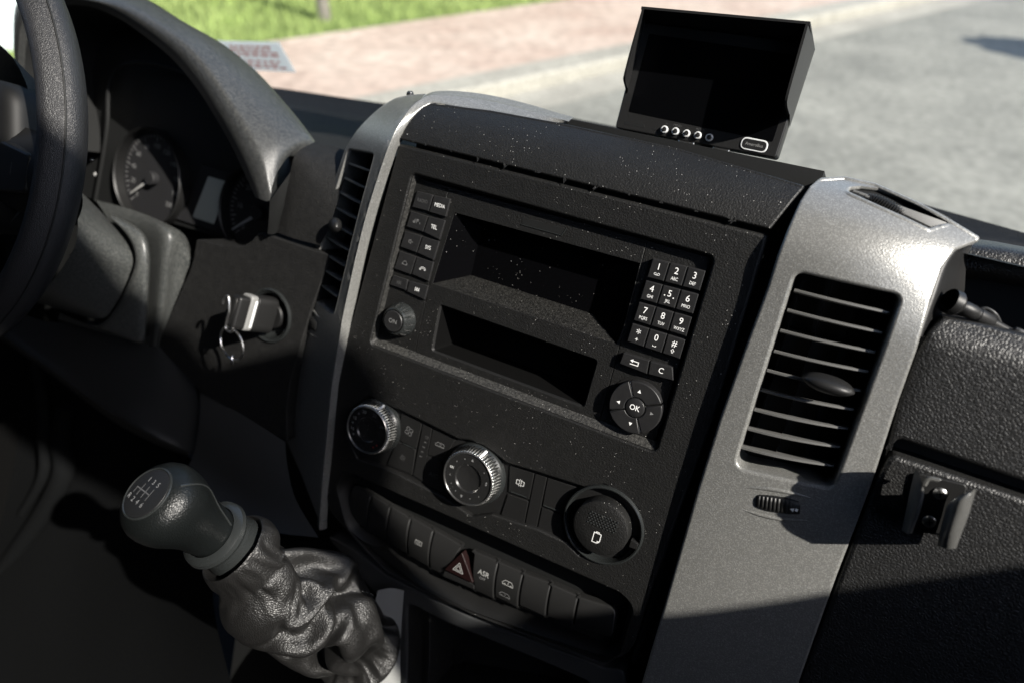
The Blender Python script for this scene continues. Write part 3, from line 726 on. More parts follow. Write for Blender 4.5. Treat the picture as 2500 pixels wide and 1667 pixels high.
kq = surf(c6(560, 930), lambda u, v_: rightf(u, v_) - 2); leaf_knob(vR, W(kq[0], kq[1], rightf(*kq) - 10), UA, 0.033, 0.012, 0.024)
kq = surf(c3(285, 785), lambda u, v_: leftf(u, v_) - 2); leaf_knob(vL, W(kq[0], kq[1], leftf(*kq) - 4), (UA + WA * .5).normalized(), 0.020, 0.014, 0.014)
def thumb(fn, a, b, name='thumbwheel', n=15, mark=True, hh=6.6):
    p = surf(a, fn); q = surf(b, fn); mb = MB()
    P0 = Vector(p); Q0 = Vector(q); ln = (Q0 - P0).length; N = 44; d = (Q0 - P0) / ln; nv = Vector((-d.y, d.x))
    rows = []; vs = []; fs = []
    K = 9
    for i in range(N + 1):
        t = i / N; x = P0 + d * ln * t; up = math.sin(math.pi * (0.06 + .88 * t)) ** .5
        rib = 0.0 if (mark and t > .80) else (0.55 if (i // 2) % 2 else 0)
        h_ = hh * (0.62 + .38 * up)
        for k in range(K):
            s_ = -1 + 2 * k / (K - 1)
            y = x + nv * s_ * h_ ; vs.append(W(y.x, y.y, fn(x.x, x.y) - .6 + (3.4 * up + rib) * (1 - abs(s_) ** 4)))
    for i in range(N):
        for k in range(K - 1): fs.append([i * K + k, i * K + k + 1, (i + 1) * K + k + 1, (i + 1) * K + k])
    mb.add(vs, fs, 'clean')
    if mark:
        z = lambda t: fn(*(P0 + d * ln * t)) + 2.9
        c = P0 + d * ln * .83 - nv * 1.0; e = P0 + d * ln * .925 - nv * 0.8
        mb.add([W(c.x - 1.6, c.y, z(.8)), W(c.x + 1.0, c.y + 1.5, z(.8)), W(c.x + 1.0, c.y - 1.5, z(.8))], [[0, 1, 2]], 'white')
        mb.add([W(e.x - .9, e.y - 1, z(.9)), W(e.x + .9, e.y - 1, z(.9)), W(e.x + .9, e.y + 1, z(.9)), W(e.x - .9, e.y + 1, z(.9))], [[0, 1, 2, 3]], 'white')
    o = mb.build(name, dash, sharp=25, fix=True)
    # dished surround: two shallow ribs above and below
    mb = MB()
    for s_ in (1, -1):
        pts = []
        for i in range(13):
            t = i / 12; y = P0 + d * ln * (-.42 + 1.75 * t) + nv * s_ * (hh + 1.2 + 2.6 * math.sin(math.pi * t)) * (1 if s_ > 0 else 1.0); pts.append(W(y.x, y.y, fn(*y) - 0.5))
        tube(mb, pts, [0.0003 + 0.0014 * math.sin(math.pi * i / 12) for i in range(13)], 'silver', 8)
    mb.build('wheel_surround', dash, sharp=80)
    return o
thumb(rightf, c6(255, 1432), c6(442, 1462))
thumb(leftf, c3(112, 1290), c3(165, 1340), hh=8, mark=False)

# ================================================================== CAR RADIO
rad = thing('car_radio', 'black car radio with a telephone keypad, deep set screen and storage slot', 'car radio', W(-10, -60, -10))
RW = -7.0
def q(fn_, pts, w=RW): return [on(fn_(*p), w) for p in pts]
fo = q(c4, [(262, 80), (1872, 515), (1560, 1540), (30, 990)], RW)
seamL = q(c4, [(470, 135), (250, 1050)], RW); seamR = q(c4, [(1578, 458), (1322, 1232)], RW)
def onseam(sm, y):                            # u on a seam line at height v
    (a, b), (c, d) = sm; return a + (c - a) * (y - b) / (d - b)
def edge(i, j, t): return (fo[i][0] + (fo[j][0] - fo[i][0]) * t, fo[i][1] + (fo[j][1] - fo[i][1]) * t)
tl = edge(0, 1, .128); bl = (onseam(seamL, edge(3, 2, .145)[1]), edge(3, 2, .145)[1])
tr_ = edge(0, 1, .812); br = (onseam(seamR, edge(3, 2, .845)[1]), edge(3, 2, .845)[1])
g = 0.25
cen = [(tl[0] + g, tl[1]), (tr_[0] - g, tr_[1]), (br[0] - g, br[1]), (bl[0] + g, bl[1])]
fun_o = q(c4, [(470, 268), (860, 300), (1075, 362), (1535, 560), (1355, 985), (350, 655)])
DW = -27
fun_o = [fun_o[0], fun_o[3], fun_o[4], fun_o[5]]
slo = rpoly(q(c4, [(390, 768), (1253, 1072), (1178, 1332), (343, 1022)]), [3, 3.5, 3.5, 4])
mb = MB(); prism(mb, cen, RW - 12, RW, 'panel', 0.4, [fun_o, slo], hole_bevel=0.5); mb.build('front_panel', rad)
mb = MB(); prism(mb, [fo[0], (tl[0] - g, tl[1]), (bl[0] - g, bl[1]), fo[3]], RW - 12, RW - .2, 'panel', 0.4)
mb.build('front_panel', rad)
mb = MB(); prism(mb, [(tr_[0] + g, tr_[1]), fo[1], fo[2], (br[0] + g, br[1])], RW - 12, RW - .2, 'panel', 0.4); mb.build('front_panel', rad)
# funnel down to the screen, three walls blackened to stand for shade
dis = [on(c4(*p), DW) for p in ((622, 345), (1296, 545), (1226, 822), (563, 610))]
mb = MB()
for i in range(4):
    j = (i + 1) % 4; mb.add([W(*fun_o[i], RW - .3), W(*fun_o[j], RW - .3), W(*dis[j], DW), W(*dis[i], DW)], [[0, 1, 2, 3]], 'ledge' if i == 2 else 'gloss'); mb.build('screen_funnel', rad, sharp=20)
mb = MB(); cap(mb, [(x, y) for x, y in dis], DW + .3, 'gloss'); mb.build('screen', rad)
# storage slot, its shade put into the black of the walls
mb = MB(); s1 = inset(ccw(slo), 0.0); walls(mb, [(s1, RW - .4), (inset(s1, .9), RW - 2.0), (inset(s1, 1.0), RW - 2.2)], 'clean'); walls(mb, [(inset(s1, 1.0), RW - 2.2), (inset(s1, 2.2), RW - 45)], 'shadeblack'); cap(mb, inset(s1, 2.2), RW - 45, 'shadeblack'); mb.build('storage_slot', rad)
# cable notch in the upper edge
nt_ = rpoly(q(c4, [(842, 292), (1080, 356), (1058, 390), (838, 330)], RW), [1.2, 1, 2, 2])
mb = MB(); prism(mb, nt_, RW - 4, RW + .15, 'dark', .1); 
pt = q(c4, [(836, 333), (1056, 393), (1084, 352)], RW); tube(mb, [W(x, y, RW + .2) for x, y in pt], 0.0005, 'satin', 6); mb.build('eject_notch', rad)
# keys on the left
def key(quad, legend=None, icon=None, w0=RW - 1, h=2.6, m='key', g=0.22, name='button', par=rad, bev=.5, tilt=0.0):
    p = inset(ccw(rpoly(quad, .5, 3)), g); mb = MB()
    cx = sum(a for a, _ in quad) / 4; cy = sum(b for _, b in quad) / 4
    f = (lambda u, v, w_: W(u, v, w_ + (tilt * (v - cy) if w_ > w0 else 0))) 
    prism(mb, p, w0, RW + h, m, bev, f=f)
    if legend:
        for (s_, dx, dy, size, mm) in legend: text(mb, s_, cx + dx, cy + dy, RW + h + .06, size, mm, f=f, sx=.78 if size < 5.05 and len(s_) > 1 else .95, bold=.0)
    if icon: icon(mb, cx, cy, RW + h + .06, f)
    return mb.build(name, par)
H = 2.2
Lk = lambda *p: [on(c4(*a), RW + H) for a in p]
def ic(*strokes, m='white', wd=.35, sc=1.0, rot=0.0):
    def fn(mb, u, v, w, f):
        for s_ in strokes: stroke(mb, s_, wd, m, u, v, w, f, sc_=sc, rot=rot)
    return fn
note = [[(-3, -1.2), (-1.6, -1.2), (-1.6, 1.5)], [(-3, -1.2), (-3, -.4), (-1.6, -.4)], [(-.2, -1.2), (-.2, 1.6), (1.2, 1.3), (1.2, .2), (-.2, .5)], [(2.6, -1.2), (2.9, -.8), (2.6, -.4)]]
spk = [[(-1.6, -.7), (-.8, -.7), (.2, -1.5), (.2, 1.5), (-.8, .7), (-1.6, .7), (-1.6, -.7)], [(1.0, .0), (1.8, .0)]]
hang = [arc(0, -.6, 1.9, 0, 180), [(-2.3, -.9), (-1.2, -.9)], [(1.2, -.9), (2.3, -.9)], [(-2.2, -1.4), (2.2, -1.4)]]
call = [arc(.2, -1.4, 2.6, 20, 165), arc(.2, -1.4, 1.7, 30, 155), [(-2.4, -.8), (-1.5, -1.3), (-1.2, -.7)], [(2.6, -.5), (1.8, -.9), (1.6, -.4)]]
rw_ = [[(0, 1.2), (-1.4, 0), (0, -1.2), (0, 1.2)], [(1.5, 1.2), (.1, 0), (1.5, -1.2), (1.5, 1.2)], [(-1.6, 1.2), (-1.6, -1.2)]]
ff_ = [[(-x, y) for x, y in s_] for s_ in rw_]
keysL = [
 ([(262, 148), (352, 170), (328, 262), (237, 238)], [('RADIO', 0, 0, 4.3, 'faint')], None), ([(356, 172), (447, 192), (422, 293), (330, 265)], [('MEDIA', 0, 0, 4.5, 'white')], None),
 ([(230, 258), (323, 288), (297, 375), (205, 345)], None, ic(*note, m='grey', wd=.4, sc=1.2)), ([(327, 288), (418, 310), (387, 418), (300, 375)], [('TEL', 0, 0, 5.0, 'white')], None),
 ([(198, 368), (290, 395), (262, 488), (172, 455)], None, ic(*spk, m='grey', sc=1.2)), ([(294, 397), (386, 425), (355, 530), (265, 488)], [('SYS', 0, 0, 4.8, 'white')], None),
 ([(168, 478), (258, 508), (230, 607), (138, 575)], None, ic(*hang, m='grey', sc=1.2)), ([(262, 508), (354, 540), (328, 645), (235, 605)], None, ic(*call, sc=1.2)),
 ([(133, 608), (214, 635), (205, 695), (113, 662)], None, ic(*rw_, m='faint', wd=.4, sc=1.3)), ([(220, 640), (325, 668), (305, 745), (208, 700)], None, ic(*ff_, sc=1.3))]
for qd, lg, icn in keysL: key(Lk(*qd), lg, icn, h=H, tilt=-0.035)
# number keys
Hn = 5.2
nb = [on(c4(*p), RW + Hn) for p in ((1553, 513), (1847, 583), (1700, 1080), (1405, 982))]
leg = [['1', '2', '3'], ['4', '5', '6'], ['7', '8', '9'], ['*', '0', '#']]
sub = [['', 'ABC', 'DEF'], ['GHI', 'JKL', 'MNO'], ['PQRS', 'TUV', 'WXYZ'], ['+', '', '']]
def extra(r, c):
    def fn(mb, u, v, w, f):
        if (r, c) == (0, 0):
            stroke(mb, arc(-1.3, -3.2, .8, 0, 360, 14), .35, 'white', u, v, w, f); stroke(mb, arc(1.3, -3.2, .8, 0, 360, 14), .35, 'white', u, v, w, f); stroke(mb, [(-1.3, -4.0), (1.3, -4.0)], .35, 'white', u, v, w, f)
        if (r, c) == (3, 1): stroke(mb, [(-1.2, -3.6), (-1.2, -4.4), (1.2, -4.4), (1.2, -3.6)], .35, 'white', u, v, w, f)
        if (r, c) == (3, 2): stroke(mb, [(-.5, -4.8), (-.5, -3.4), (-1.3, -3.4), (0, -1.8), (1.3, -3.4), (.5, -3.4), (.5, -4.8)], .35, 'white', u, v, w, f, closed=True)
        if (r, c) == (1, 1):
            for dx, dy in ((-3.4, .4), (3.4, -.2)): poly(mb, arc(dx, dy, .5, 0, 360, 10)[:-1], 'white', u, v, w, f)
    return fn
for r in range(4):
    for c in range(3):
        qd = [bil(nb, (c + a) / 3, (r + b_) / 4) for a, b_ in ((.015, .03), (.975, .03), (.975, .90), (.015, .90))]
        lg = [(leg[r][c], 0, 2.2 if leg[r][c] != '*' else 1.0, 7.0 if leg[r][c] != '*' else 9, 'white')]
        if sub[r][c]: lg.append((sub[r][c], 0, -3.6, 3.5 if sub[r][c] != '+' else 5.2, 'white'))
        key(qd, lg, extra(r, c), h=Hn, g=.12, bev=.7)
Rk = lambda *p: [on(c4(*a), RW + Hn) for a in p]
back_ic = lambda mb, u, v, w, f: (stroke(mb, [(-1.5, 1.0), (3.0, 1.0), (3.0, -1.7), (-3.2, -1.7)], .65, 'white', u, v, w, f), poly(mb, [(-3.8, 1.0), (-1.4, 2.4), (-1.4, -.4)], 'white', u, v, w, f))
key(Rk((1393, 1030), (1535, 1075), (1522, 1150), (1370, 1092)), None, back_ic, h=Hn)
key(Rk((1540, 1076), (1662, 1110), (1668, 1186), (1527, 1150)), [('C', 0, 0, 6.2, 'white')], None, h=Hn)
# volume knob
kc = on(c4(132, 862), 6.0); mb = MB(); C0 = W(kc[0], kc[1], -8)
rib = lambda k, a: (-0.55 if (abs((math.degrees(a) / 30) % 1 - .5) > .42 and 1 < k < 5) else 0)
lathe(mb, [(15.5, 0), (15.5, 2), (14.8, 4), (13.6, 8), (12.4, 11.5), (11.6, 12.8), (10.6, 13.2), (10.2, 12.4), (9.8, 12.2)], C0, WA, 'satin', 96, rib)
ob = mb.build('volume_knob', rad, sharp=25)
mb = MB(); lathe(mb, [(9.7, 11.5), (9.6, 13.6), (9.0, 14.2), (4, 13.9), (0, 13.8)], C0, WA, 'key', 48); text(mb, 'ON', kc[0], kc[1], 6.25, 5.6, 'grey'); mb.build('power_button', ob)
mb = MB(); lathe(mb, [(10.3, 12.5), (10.4, 13.6), (9.9, 13.6), (9.8, 12.5)], C0, WA, 'smoke', 48); mb.build('ring', ob)
mb = MB()
for k in range(7):  # bright ribs on the sunward side only, sunlight put into the metal
    a = math.radians(-50 + 25 * k); x_, y_, z_ = frame_of(WA)
    pr = [C0 + (x_ * math.cos(a) * r_ + y_ * math.sin(a) * r_ + z_ * h_) * .001 for r_, h_ in ((14.9, 4.2), (13.8, 8), (12.6, 11.2))]
    tube(mb, pr, .0004, 'smoke', 6)
mb.build('sunlit_rib', ob)
# navigation pad
pc = on(c4(1456, 1332), 1.0); PC = W(pc[0], pc[1], RW)
mb = MB(); lathe(mb, [(23.2, 0), (23.2, .4), (19.8, .4), (19.8, 0)], PC, WA, 'clean', 64); base = mb.build('pad_ring', rad)
sc_ = [on(c4(*p), 1.0) for p in ((1470, 1180), (1600, 1335), (1455, 1482), (1325, 1335))]
PR = 0.25 * (math.dist(sc_[0], sc_[2]) + math.dist(sc_[1], sc_[3]))
print('pad radius', PR)
for k in range(4):
    a0 = math.radians(45 + 90 * k - 18) + math.radians(2.2); a1 = a0 + math.radians(90 - 4.4); mb = MB()
    n = 14; out = [(pc[0] + PR * math.cos(a0 + (a1 - a0) * i / n), pc[1] + PR * math.sin(a0 + (a1 - a0) * i / n)) for i in range(n + 1)]
    inn = [(pc[0] + 8.2 * math.cos(a1 - (a1 - a0) * i / n), pc[1] + 8.2 * math.sin(a1 - (a1 - a0) * i / n)) for i in range(n + 1)]
    prism(mb, out + inn, RW, RW + 8.0, 'key', .9)
    am = (math.pi / 2 * (k + 1)) - math.radians(0); r_ = 13.4; cx_2, cy_2 = pc[0] + r_ * math.cos(am), pc[1] + r_ * math.sin(am)
    tri = [(1.7 * math.cos(am + b_), 1.7 * math.sin(am + b_)) for b_ in (0, 2.2, -2.2)]
    poly(mb, tri, 'white' if k != 3 else 'grey', cx_2, cy_2, RW + 8.07); mb.build('arrow_button', rad)
mb = MB(); lathe(mb, [(7.6, 0), (7.6, 7.6), (7.2, 8.3), (6.6, 8.6), (0, 8.7)], PC, WA, 'key', 48); text(mb, 'OK', pc[0], pc[1], RW + 8.8, 6.2, 'white', bold=.04, sx=.9); mb.build('ok_button', rad)
mb = MB(); lathe(mb, [(8.1, 6.8), (8.1, 7.6), (7.7, 7.6), (7.7, 6.8)], PC, WA, 'smoke', 48)
for k in range(4):
    a = math.radians(45 + 90 * k - 18); pts = [PC + (UA * math.cos(a) * r_ + VA * math.sin(a) * r_) * .001 + WA * .0066 for r_ in (8.2, PR - 1)]
    tube(mb, pts, .0005, 'smoke', 6)
mb.build('pad_seam', rad)
# ================================================================== HEATER CONTROLS
cli = thing('heater_controls', 'heater control strip with two ribbed chrome dials and dim symbol buttons', 'heater controls', W(-20, -180, -5))
CW_ = -4.9
def cq(pts, w): return [on(c7(*p), w) for p in pts]
def cbut(pts, icon=None, lg=None, h=1.2, m='clean'):
    qd = cq(pts, CW_ + h); p = inset(ccw(rpoly(qd, .4, 2)), .15); mb = MB(); prism(mb, p, CW_ - 2, CW_ + h, m, .35)
    cx = sum(a for a, _ in qd) / len(qd); cy = sum(b for _, b in qd) / len(qd)
    if icon: icon(mb, cx, cy, CW_ + h + .06, CON)
    if lg: text(mb, lg[0], cx + lg[1], cy + lg[2], CW_ + h + .06, lg[3], lg[4])
    return mb.build('button', cli)
def fan(sc, m):
    def fn(mb, u, v, w, f):
        for k in range(4):
            a = k * 90; pts = arc(1.5, .9, 1.15, -150, 150, 10); ca, sa = math.cos(math.radians(a)), math.sin(math.radians(a))
            stroke(mb, [(x * ca - y * sa, x * sa + y * ca) for x, y in pts], .35, m, u, v, w, f, sc_=sc)
    return fn
van_ic = [[(-3.6, -1.2), (-3.8, .2), (-2.2, 1.8), (2.2, 1.8), (3.6, 1.6), (3.8, -1.2), (-3.6, -1.2)], arc(.2, .2, 1.0, 200, 480, 10), arc(-2.2, -1.3, .7, 0, 180, 6), arc(2.4, -1.3, .7, 0, 180, 6)]
cbut([(408, 222), (512, 270), (482, 398), (388, 352)], fan(1.5, 'grey'))
cbut([(386, 360), (480, 404), (462, 528), (335, 478)], fan(1.0, 'faint'))
def led(mb, u, v, w, f):
    stroke(mb, [(-1.6, 16.5), (1.6, 16.5), (1.0, 14.5), (-1.0, 14.5), (-1.6, 16.5)], .35, 'faint', u + 1.5, v, w, f)
    for k in range(4): poly(mb, [(-1.3, .55), (1.3, .55), (1.3, -.55), (-1.3, -.55)], 'faint', u + .8 - .6 * k, v + 10.5 - 5.0 * k, w, f)
cbut([(516, 272), (562, 294), (514, 560), (466, 532)], led)
cbut([(566, 296), (680, 348), (620, 448), (538, 428)], ic(*van_ic, m='grey', sc=1.2))
cbut([(535, 436), (612, 462), (618, 622), (518, 562)], None, ('A/C', 0, -2.0, 6.0, 'faint'))
rear_ic = [[(-3, 1.6), (-1.2, 1.6)], [(-3, 1.6), (-3, -1.6), (-1.2, -1.6)], [(3, 1.6), (1.2, 1.6)], [(3, 1.6), (3, -1.6), (1.2, -1.6)], [(-.4, 2.6), (-.9, 1.3), (-.3, 0), (-.9, -1.3), (-.4, -2.6)], [(.9, 2.6), (.4, 1.3), (1.0, 0), (.4, -1.3), (.9, -2.6)]]
cbut([(950, 482), (1072, 520), (1046, 652), (942, 616)], ic(*rear_ic, m='white', wd=.35, sc=1.2))
cbut([(940, 624), (1043, 660), (1020, 778), (905, 728)])
cbut([(1077, 522), (1135, 541), (1082, 798), (1024, 780)])
cbut([(1139, 542), (1290, 592), (1214, 722), (1112, 684)])
cbut([(1110, 692), (1206, 726), (1222, 866), (1087, 802)])
for a, b_ in (((418, 373), (470, 396)), ((955, 612), (1032, 640)), ((1118, 680), (1190, 708))):
    mb = MB(); tube(mb, [W(*on(c7(*a), CW_ + 1.6), CW_ + 1.4), W(*on(c7(*b_), CW_ + 1.6), CW_ + 1.4)], .0006, 'satin', 6); mb.build('indicator_bar', cli)
def dial(px, R_, lab, h=17.0, marks=None):
    c = on(px, h - 5); C = W(c[0], c[1], -5); mb = MB()
    Ro = R_ * 1.17
    lathe(mb, [(Ro + 1.2, 0), (Ro + 1.0, 3.0), (Ro + .2, 5.0), (Ro - 1.2, 6.4), (Ro - 2.6, h * .6), (R_ + .8, h - 1.6), (R_ + .3, h - .3)], C, WA, 'satin', 96)
    d = mb.build('dial', cli, sharp=30)
    x_, y_, z_ = frame_of(WA); NB = 58; mb = MB()
    for k in range(NB):
        a = 2 * math.pi * k / NB; e = x_ * math.cos(a) + y_ * math.sin(a)
        pr = [C + (e * r_ + z_ * h_) * .001 for r_, h_ in ((Ro - .4, 5.4), (Ro - 1.0, 6.6), (Ro - 2.2, h * .62), (R_ + .9, h - 2.0), (R_ + .4, h - 1.0))]
        tube(mb, pr, [.0003, .0007, .00085, .0008, .0004], 'smoke', 6)
    mb.build('grip_rib', d, sharp=60)
    a = math.radians(62); e = x_ * math.cos(a) + y_ * math.sin(a); up_ = 1 if (x_ * math.cos(a) + y_ * math.sin(a)).dot(VA) > 0 else -1
    best = max((k for k in range(NB)), key=lambda k: (x_ * math.cos(2 * math.pi * k / NB) + y_ * math.sin(2 * math.pi * k / NB)).dot(VA * .97 + UA * .22)); a = 2 * math.pi * best / NB; e = x_ * math.cos(a) + y_ * math.sin(a)
    mb = MB(); tube(mb, [C + (e * r_ + z_ * h_) * .001 for r_, h_ in ((Ro - .6, 6.4), (Ro - 2.0, h * .62), (R_ + 1.0, h - 1.6))], .0013, 'white', 8); mb.build('pointer_mark', d)
    mb = MB(); lathe(mb, [(R_ + .5, h - .5), (R_ + .2, h + .3), (R_ - .5, h + .1), (R_ - .7, h - .8)], C, WA, 'chrome', 72); mb.build('rim', d)
    mb = MB(); lathe(mb, [(R_ - .6, h - .9), (R_ * .55, h - 1.2), (R_ * .50, h - 2.4), (R_ * .1, h - 4.2), (0, h - 4.2)], C, WA, 'gloss2', 64); marks and marks(mb, c[0], c[1], h - 5 - .85, R_); mb.build('dial_face', d, sharp=18)
    return d
def mk1(mb, u, v, w, R_):
    for a, s_ in ((195, '16'), (158, '18'), (112, '20'), (72, '22'), (30, '24')): text(mb, s_, u + R_ * .77 * math.cos(math.radians(a)), v + R_ * .77 * math.sin(math.radians(a)), w, 4.6, 'grey' if a > 100 else 'faint')
    for a in (176, 214, 135): poly(mb, arc(u + R_ * .77 * math.cos(math.radians(a)), v + R_ * .77 * math.sin(math.radians(a)), .8, 0, 360, 10)[:-1], 'grey', 0, 0, w)
    for a in (-40, -55): poly(mb, arc(u + R_ * .77 * math.cos(math.radians(a)), v + R_ * .77 * math.sin(math.radians(a)), .8, 0, 360, 10)[:-1], 'red', 0, 0, w)
def mk2(mb, u, v, w, R_):
    P = lambda a, r=.76: (u + R_ * r * math.cos(math.radians(a)), v + R_ * r * math.sin(math.radians(a)))
    for a in (112, 140, 190, 215, 240, 290, 320, 40): poly(mb, arc(*P(a), .5, 0, 360, 8)[:-1], 'grey', 0, 0, w)
    for a, ang in ((88, 90), (262, 270)):
        x, y = P(a); poly(mb, [(x + 1.6 * math.cos(math.radians(ang + b_)), y + 1.6 * math.sin(math.radians(ang + b_))) for b_ in (0, 125, 235)], 'grey', 0, 0, w)
    x, y = P(165); stroke(mb, [(-1.6, .7), (1.6, .7), (1.6, -.7), (-1.6, -.7)], .3, 'white', x, y, w, closed=True); stroke(mb, [(0, .7), (0, -.7)], .3, 'white', x, y, w)
    x, y = P(8); poly(mb, [(x - 1, y + .4), (x + 1, y + .4), (x, y + 2.0)], 'grey', 0, 0, w); poly(mb, [(x - 1, y - .4), (x + 1, y - .4), (x, y - 2.0)], 'grey', 0, 0, w)
dial(c7(235, 305), 22.0, 'temp', marks=mk1); dial(c7(738, 550), 23.5, 'air', marks=mk2)
# ================================================================== ROUND TRAY
ash = thing('round_tray', 'round black push tray with raised dots and a clipboard sign, set into the panel', 'tray', W(98, -152, -5))
rc = on(c7(1412, 782), 2.0); RC = W(rc[0], rc[1], -5)
ro = 0.5 * math.dist(on(c7(1215, 715), 2), on(c7(1605, 850), 2)); print('tray ro', ro)
mb = MB(); lathe(mb, [(ro + .5, -1), (ro + .5, 5.5), (ro, 7), (ro - 1.0, 7.5), (ro - 2.0, 7), (ro - 3.4, 2.5), (ro - 3.6, -4)], RC, WA, 'satin', 72); mb.build('ring', ash)
mb = MB(); lathe(mb, [(ro - 3.2, -3.5), (0, -3.5)], RC, WA, 'dark', 40); mb.build('base', ash)
ri = 0.5 * math.dist(on(c7(1265, 745), 9), on(c7(1535, 850), 9)); ic_ = on(c7(1400, 797), 9.0); IC = W(ic_[0], ic_[1], -5); print('inner', ri)
mb = MB(); lathe(mb, [(ri, -3), (ri, 12), (ri - .5, 13.4), (ri - 1.8, 14.0), (ri * .5, 14.4), (0, 14.5)], IC, WA, 'panel', 64)
for r in range(6):
    for k in range(9):
        x = -11 + 2.75 * k + (1.4 if r % 2 else 0); y = 1.8 + 1.9 * r
        if x * x + y * y < (ri - 3) ** 2: lathe(mb, [(.72, 0), (.65, .5), (.4, .8), (0, .85)], W(ic_[0] + x, ic_[1] + y, 9.2), WA, 'satin', 8)
clp = [[(-1.9, 2.4), (-1.9, -3.0), (.8, -3.0), (2.0, -1.8), (2.0, 2.4), (-1.9, 2.4)], [(.8, -3.0), (.8, -1.8), (2.0, -1.8)], [(-.8, 2.4), (-.8, 3.1), (.8, 3.1), (.8, 2.4)]]
for s_ in clp: stroke(mb, s_, .6, 'white', ic_[0] - .5, ic_[1] - 8.0, 9.65, sc_=1.55)
mb.build('lid', ash, sharp=30)
# side clip of the ring
mb = MB(); a = math.radians(-8); x_ = Vector((math.cos(a), math.sin(a)))
for dx in (0,):
    c = Vector(rc) + x_ * (ro - 5); prism(mb, [(c.x - 3.2, c.y - 3.4), (c.x + 3.2, c.y - 2.8), (c.x + 3.4, c.y + 2.6), (c.x - 3.0, c.y + 3.2)], -6, 3.5, 'clean', .5)
mb.build('catch', ash)
# ================================================================== SWITCH STRIP
swi = thing('switch_strip', 'row of black rocker switches with a red hazard triangle below the heater dials', 'switch panel', W(-10, -225, -10))
SW = -6.0
topc = [(150, 572), (250, 632), (345, 690), (446, 748), (560, 808), (705, 890), (760, 915), (885, 968), (1012, 1024), (1152, 1078), (1290, 1140), (1482, 1205)]
botc = [(150, 745), (232, 800), (330, 860), (432, 925), (540, 990), (625, 1035), (768, 1100), (868, 1140), (990, 1180), (1130, 1225), (1268, 1270), (1470, 1330)]
tp = [on(c7(*p), SW) for p in topc]; bp_ = [on(c7(*p), SW) for p in botc]
# level both edges to smooth rows
defr = [[(-2.8, 1.6), (2.8, 1.6), (2.8, -1.6), (-2.8, -1.6), (-2.8, 1.6)], [(-1, 1), (-1.3, 0), (-1, -1)], [(.1, 1), (-.2, 0), (.1, -1)], [(1.2, 1), (.9, 0), (1.2, -1)]]
van2 = [[(-3.4, -1.1), (-3.6, .0), (-2.0, 1.5), (2.0, 1.6), (3.4, .2), (3.6, -1.1), (-3.4, -1.1)], arc(-2.0, -1.2, .7, 0, 180, 6), arc(2.2, -1.2, .7, 0, 180, 6), [(.2, 1.0), (.2, -.4)]]
def swf(cy_):
    def f(u, v, w_): return W(u, v, w_ + (-(v - cy_) ** 2 * .012 if w_ > SW - 6 else 0))
    return f
for i in range(len(tp) - 1):
    if i == 5: continue
    a, b_, c, d = tp[i], tp[i + 1], bp_[i + 1], bp_[i]
    d = (d[0] - (d[0] - a[0]) * 0.0, d[1] - 4); c = (c[0], c[1] - 4)
    rr = [7 if i == 0 else .6, 7 if i == 10 else .6, 7 if i == 10 else .6, 7 if i == 0 else .6]
    if i == 4: c = (c[0], c[1])
    pl = inset(ccw(rpoly([a, b_, c, d], rr, 4)), .55); cy_ = (a[1] + d[1]) / 2; f = swf(cy_); mb = MB()
    pl = resample(pl, 3.0); prism(mb, pl, SW - 10, SW, 'switch', 1.3, f=f)
    cx = (a[0] + b_[0] + c[0] + d[0]) / 4
    z = lambda dv: SW + .12
    if i == 3: ic(*defr, m='softwhite', wd=.4, sc=1.25)(mb, cx, cy_ + 1.5, SW + .15, f)
    if i == 6: text(mb, 'ASR', cx - .6, cy_ + 4.5, SW + .2, 6.6, 'softwhite', f=f); text(mb, 'OFF', cx - .6, cy_ - .6, SW + .2, 3.6, 'grey', f=f)
    if i == 7:
        ic(*van2, m='softwhite', wd=.4, sc=1.5)(mb, cx, cy_ + 4.5, SW + .15, f); ic(*van2, m='grey', wd=.4, sc=1.5)(mb, cx - .5, cy_ - 8, SW + .15, f)
    mb.build('rocker_switch', swi)
hz = [on(c7(*p), SW + 1.5) for p in ((710, 915), (768, 1072), (622, 1000))]
mb = MB(); prism(mb, rpoly(hz, 1.2, 3), SW - 6, SW + 1.5, 'hazard', .6)
hc = on(c7(694, 996), SW + 1.5)
for r_ in (6.2, 3.3): stroke(mb, [(r_ * math.cos(math.radians(b_)), r_ * math.sin(math.radians(b_))) for b_ in (90, 210, 330)], .6, 'softwhite', hc[0], hc[1], SW + 1.58, closed=True)
mb.build('hazard_button', swi)
mb = MB(); hb = [on(c7(*p), SW) for p in ((622, 1008), (768, 1080), (768, 1102), (612, 1035))]
prism(mb, hb, SW - 8, SW - 1, 'clean', .4); mb.build('rocker_switch', swi)

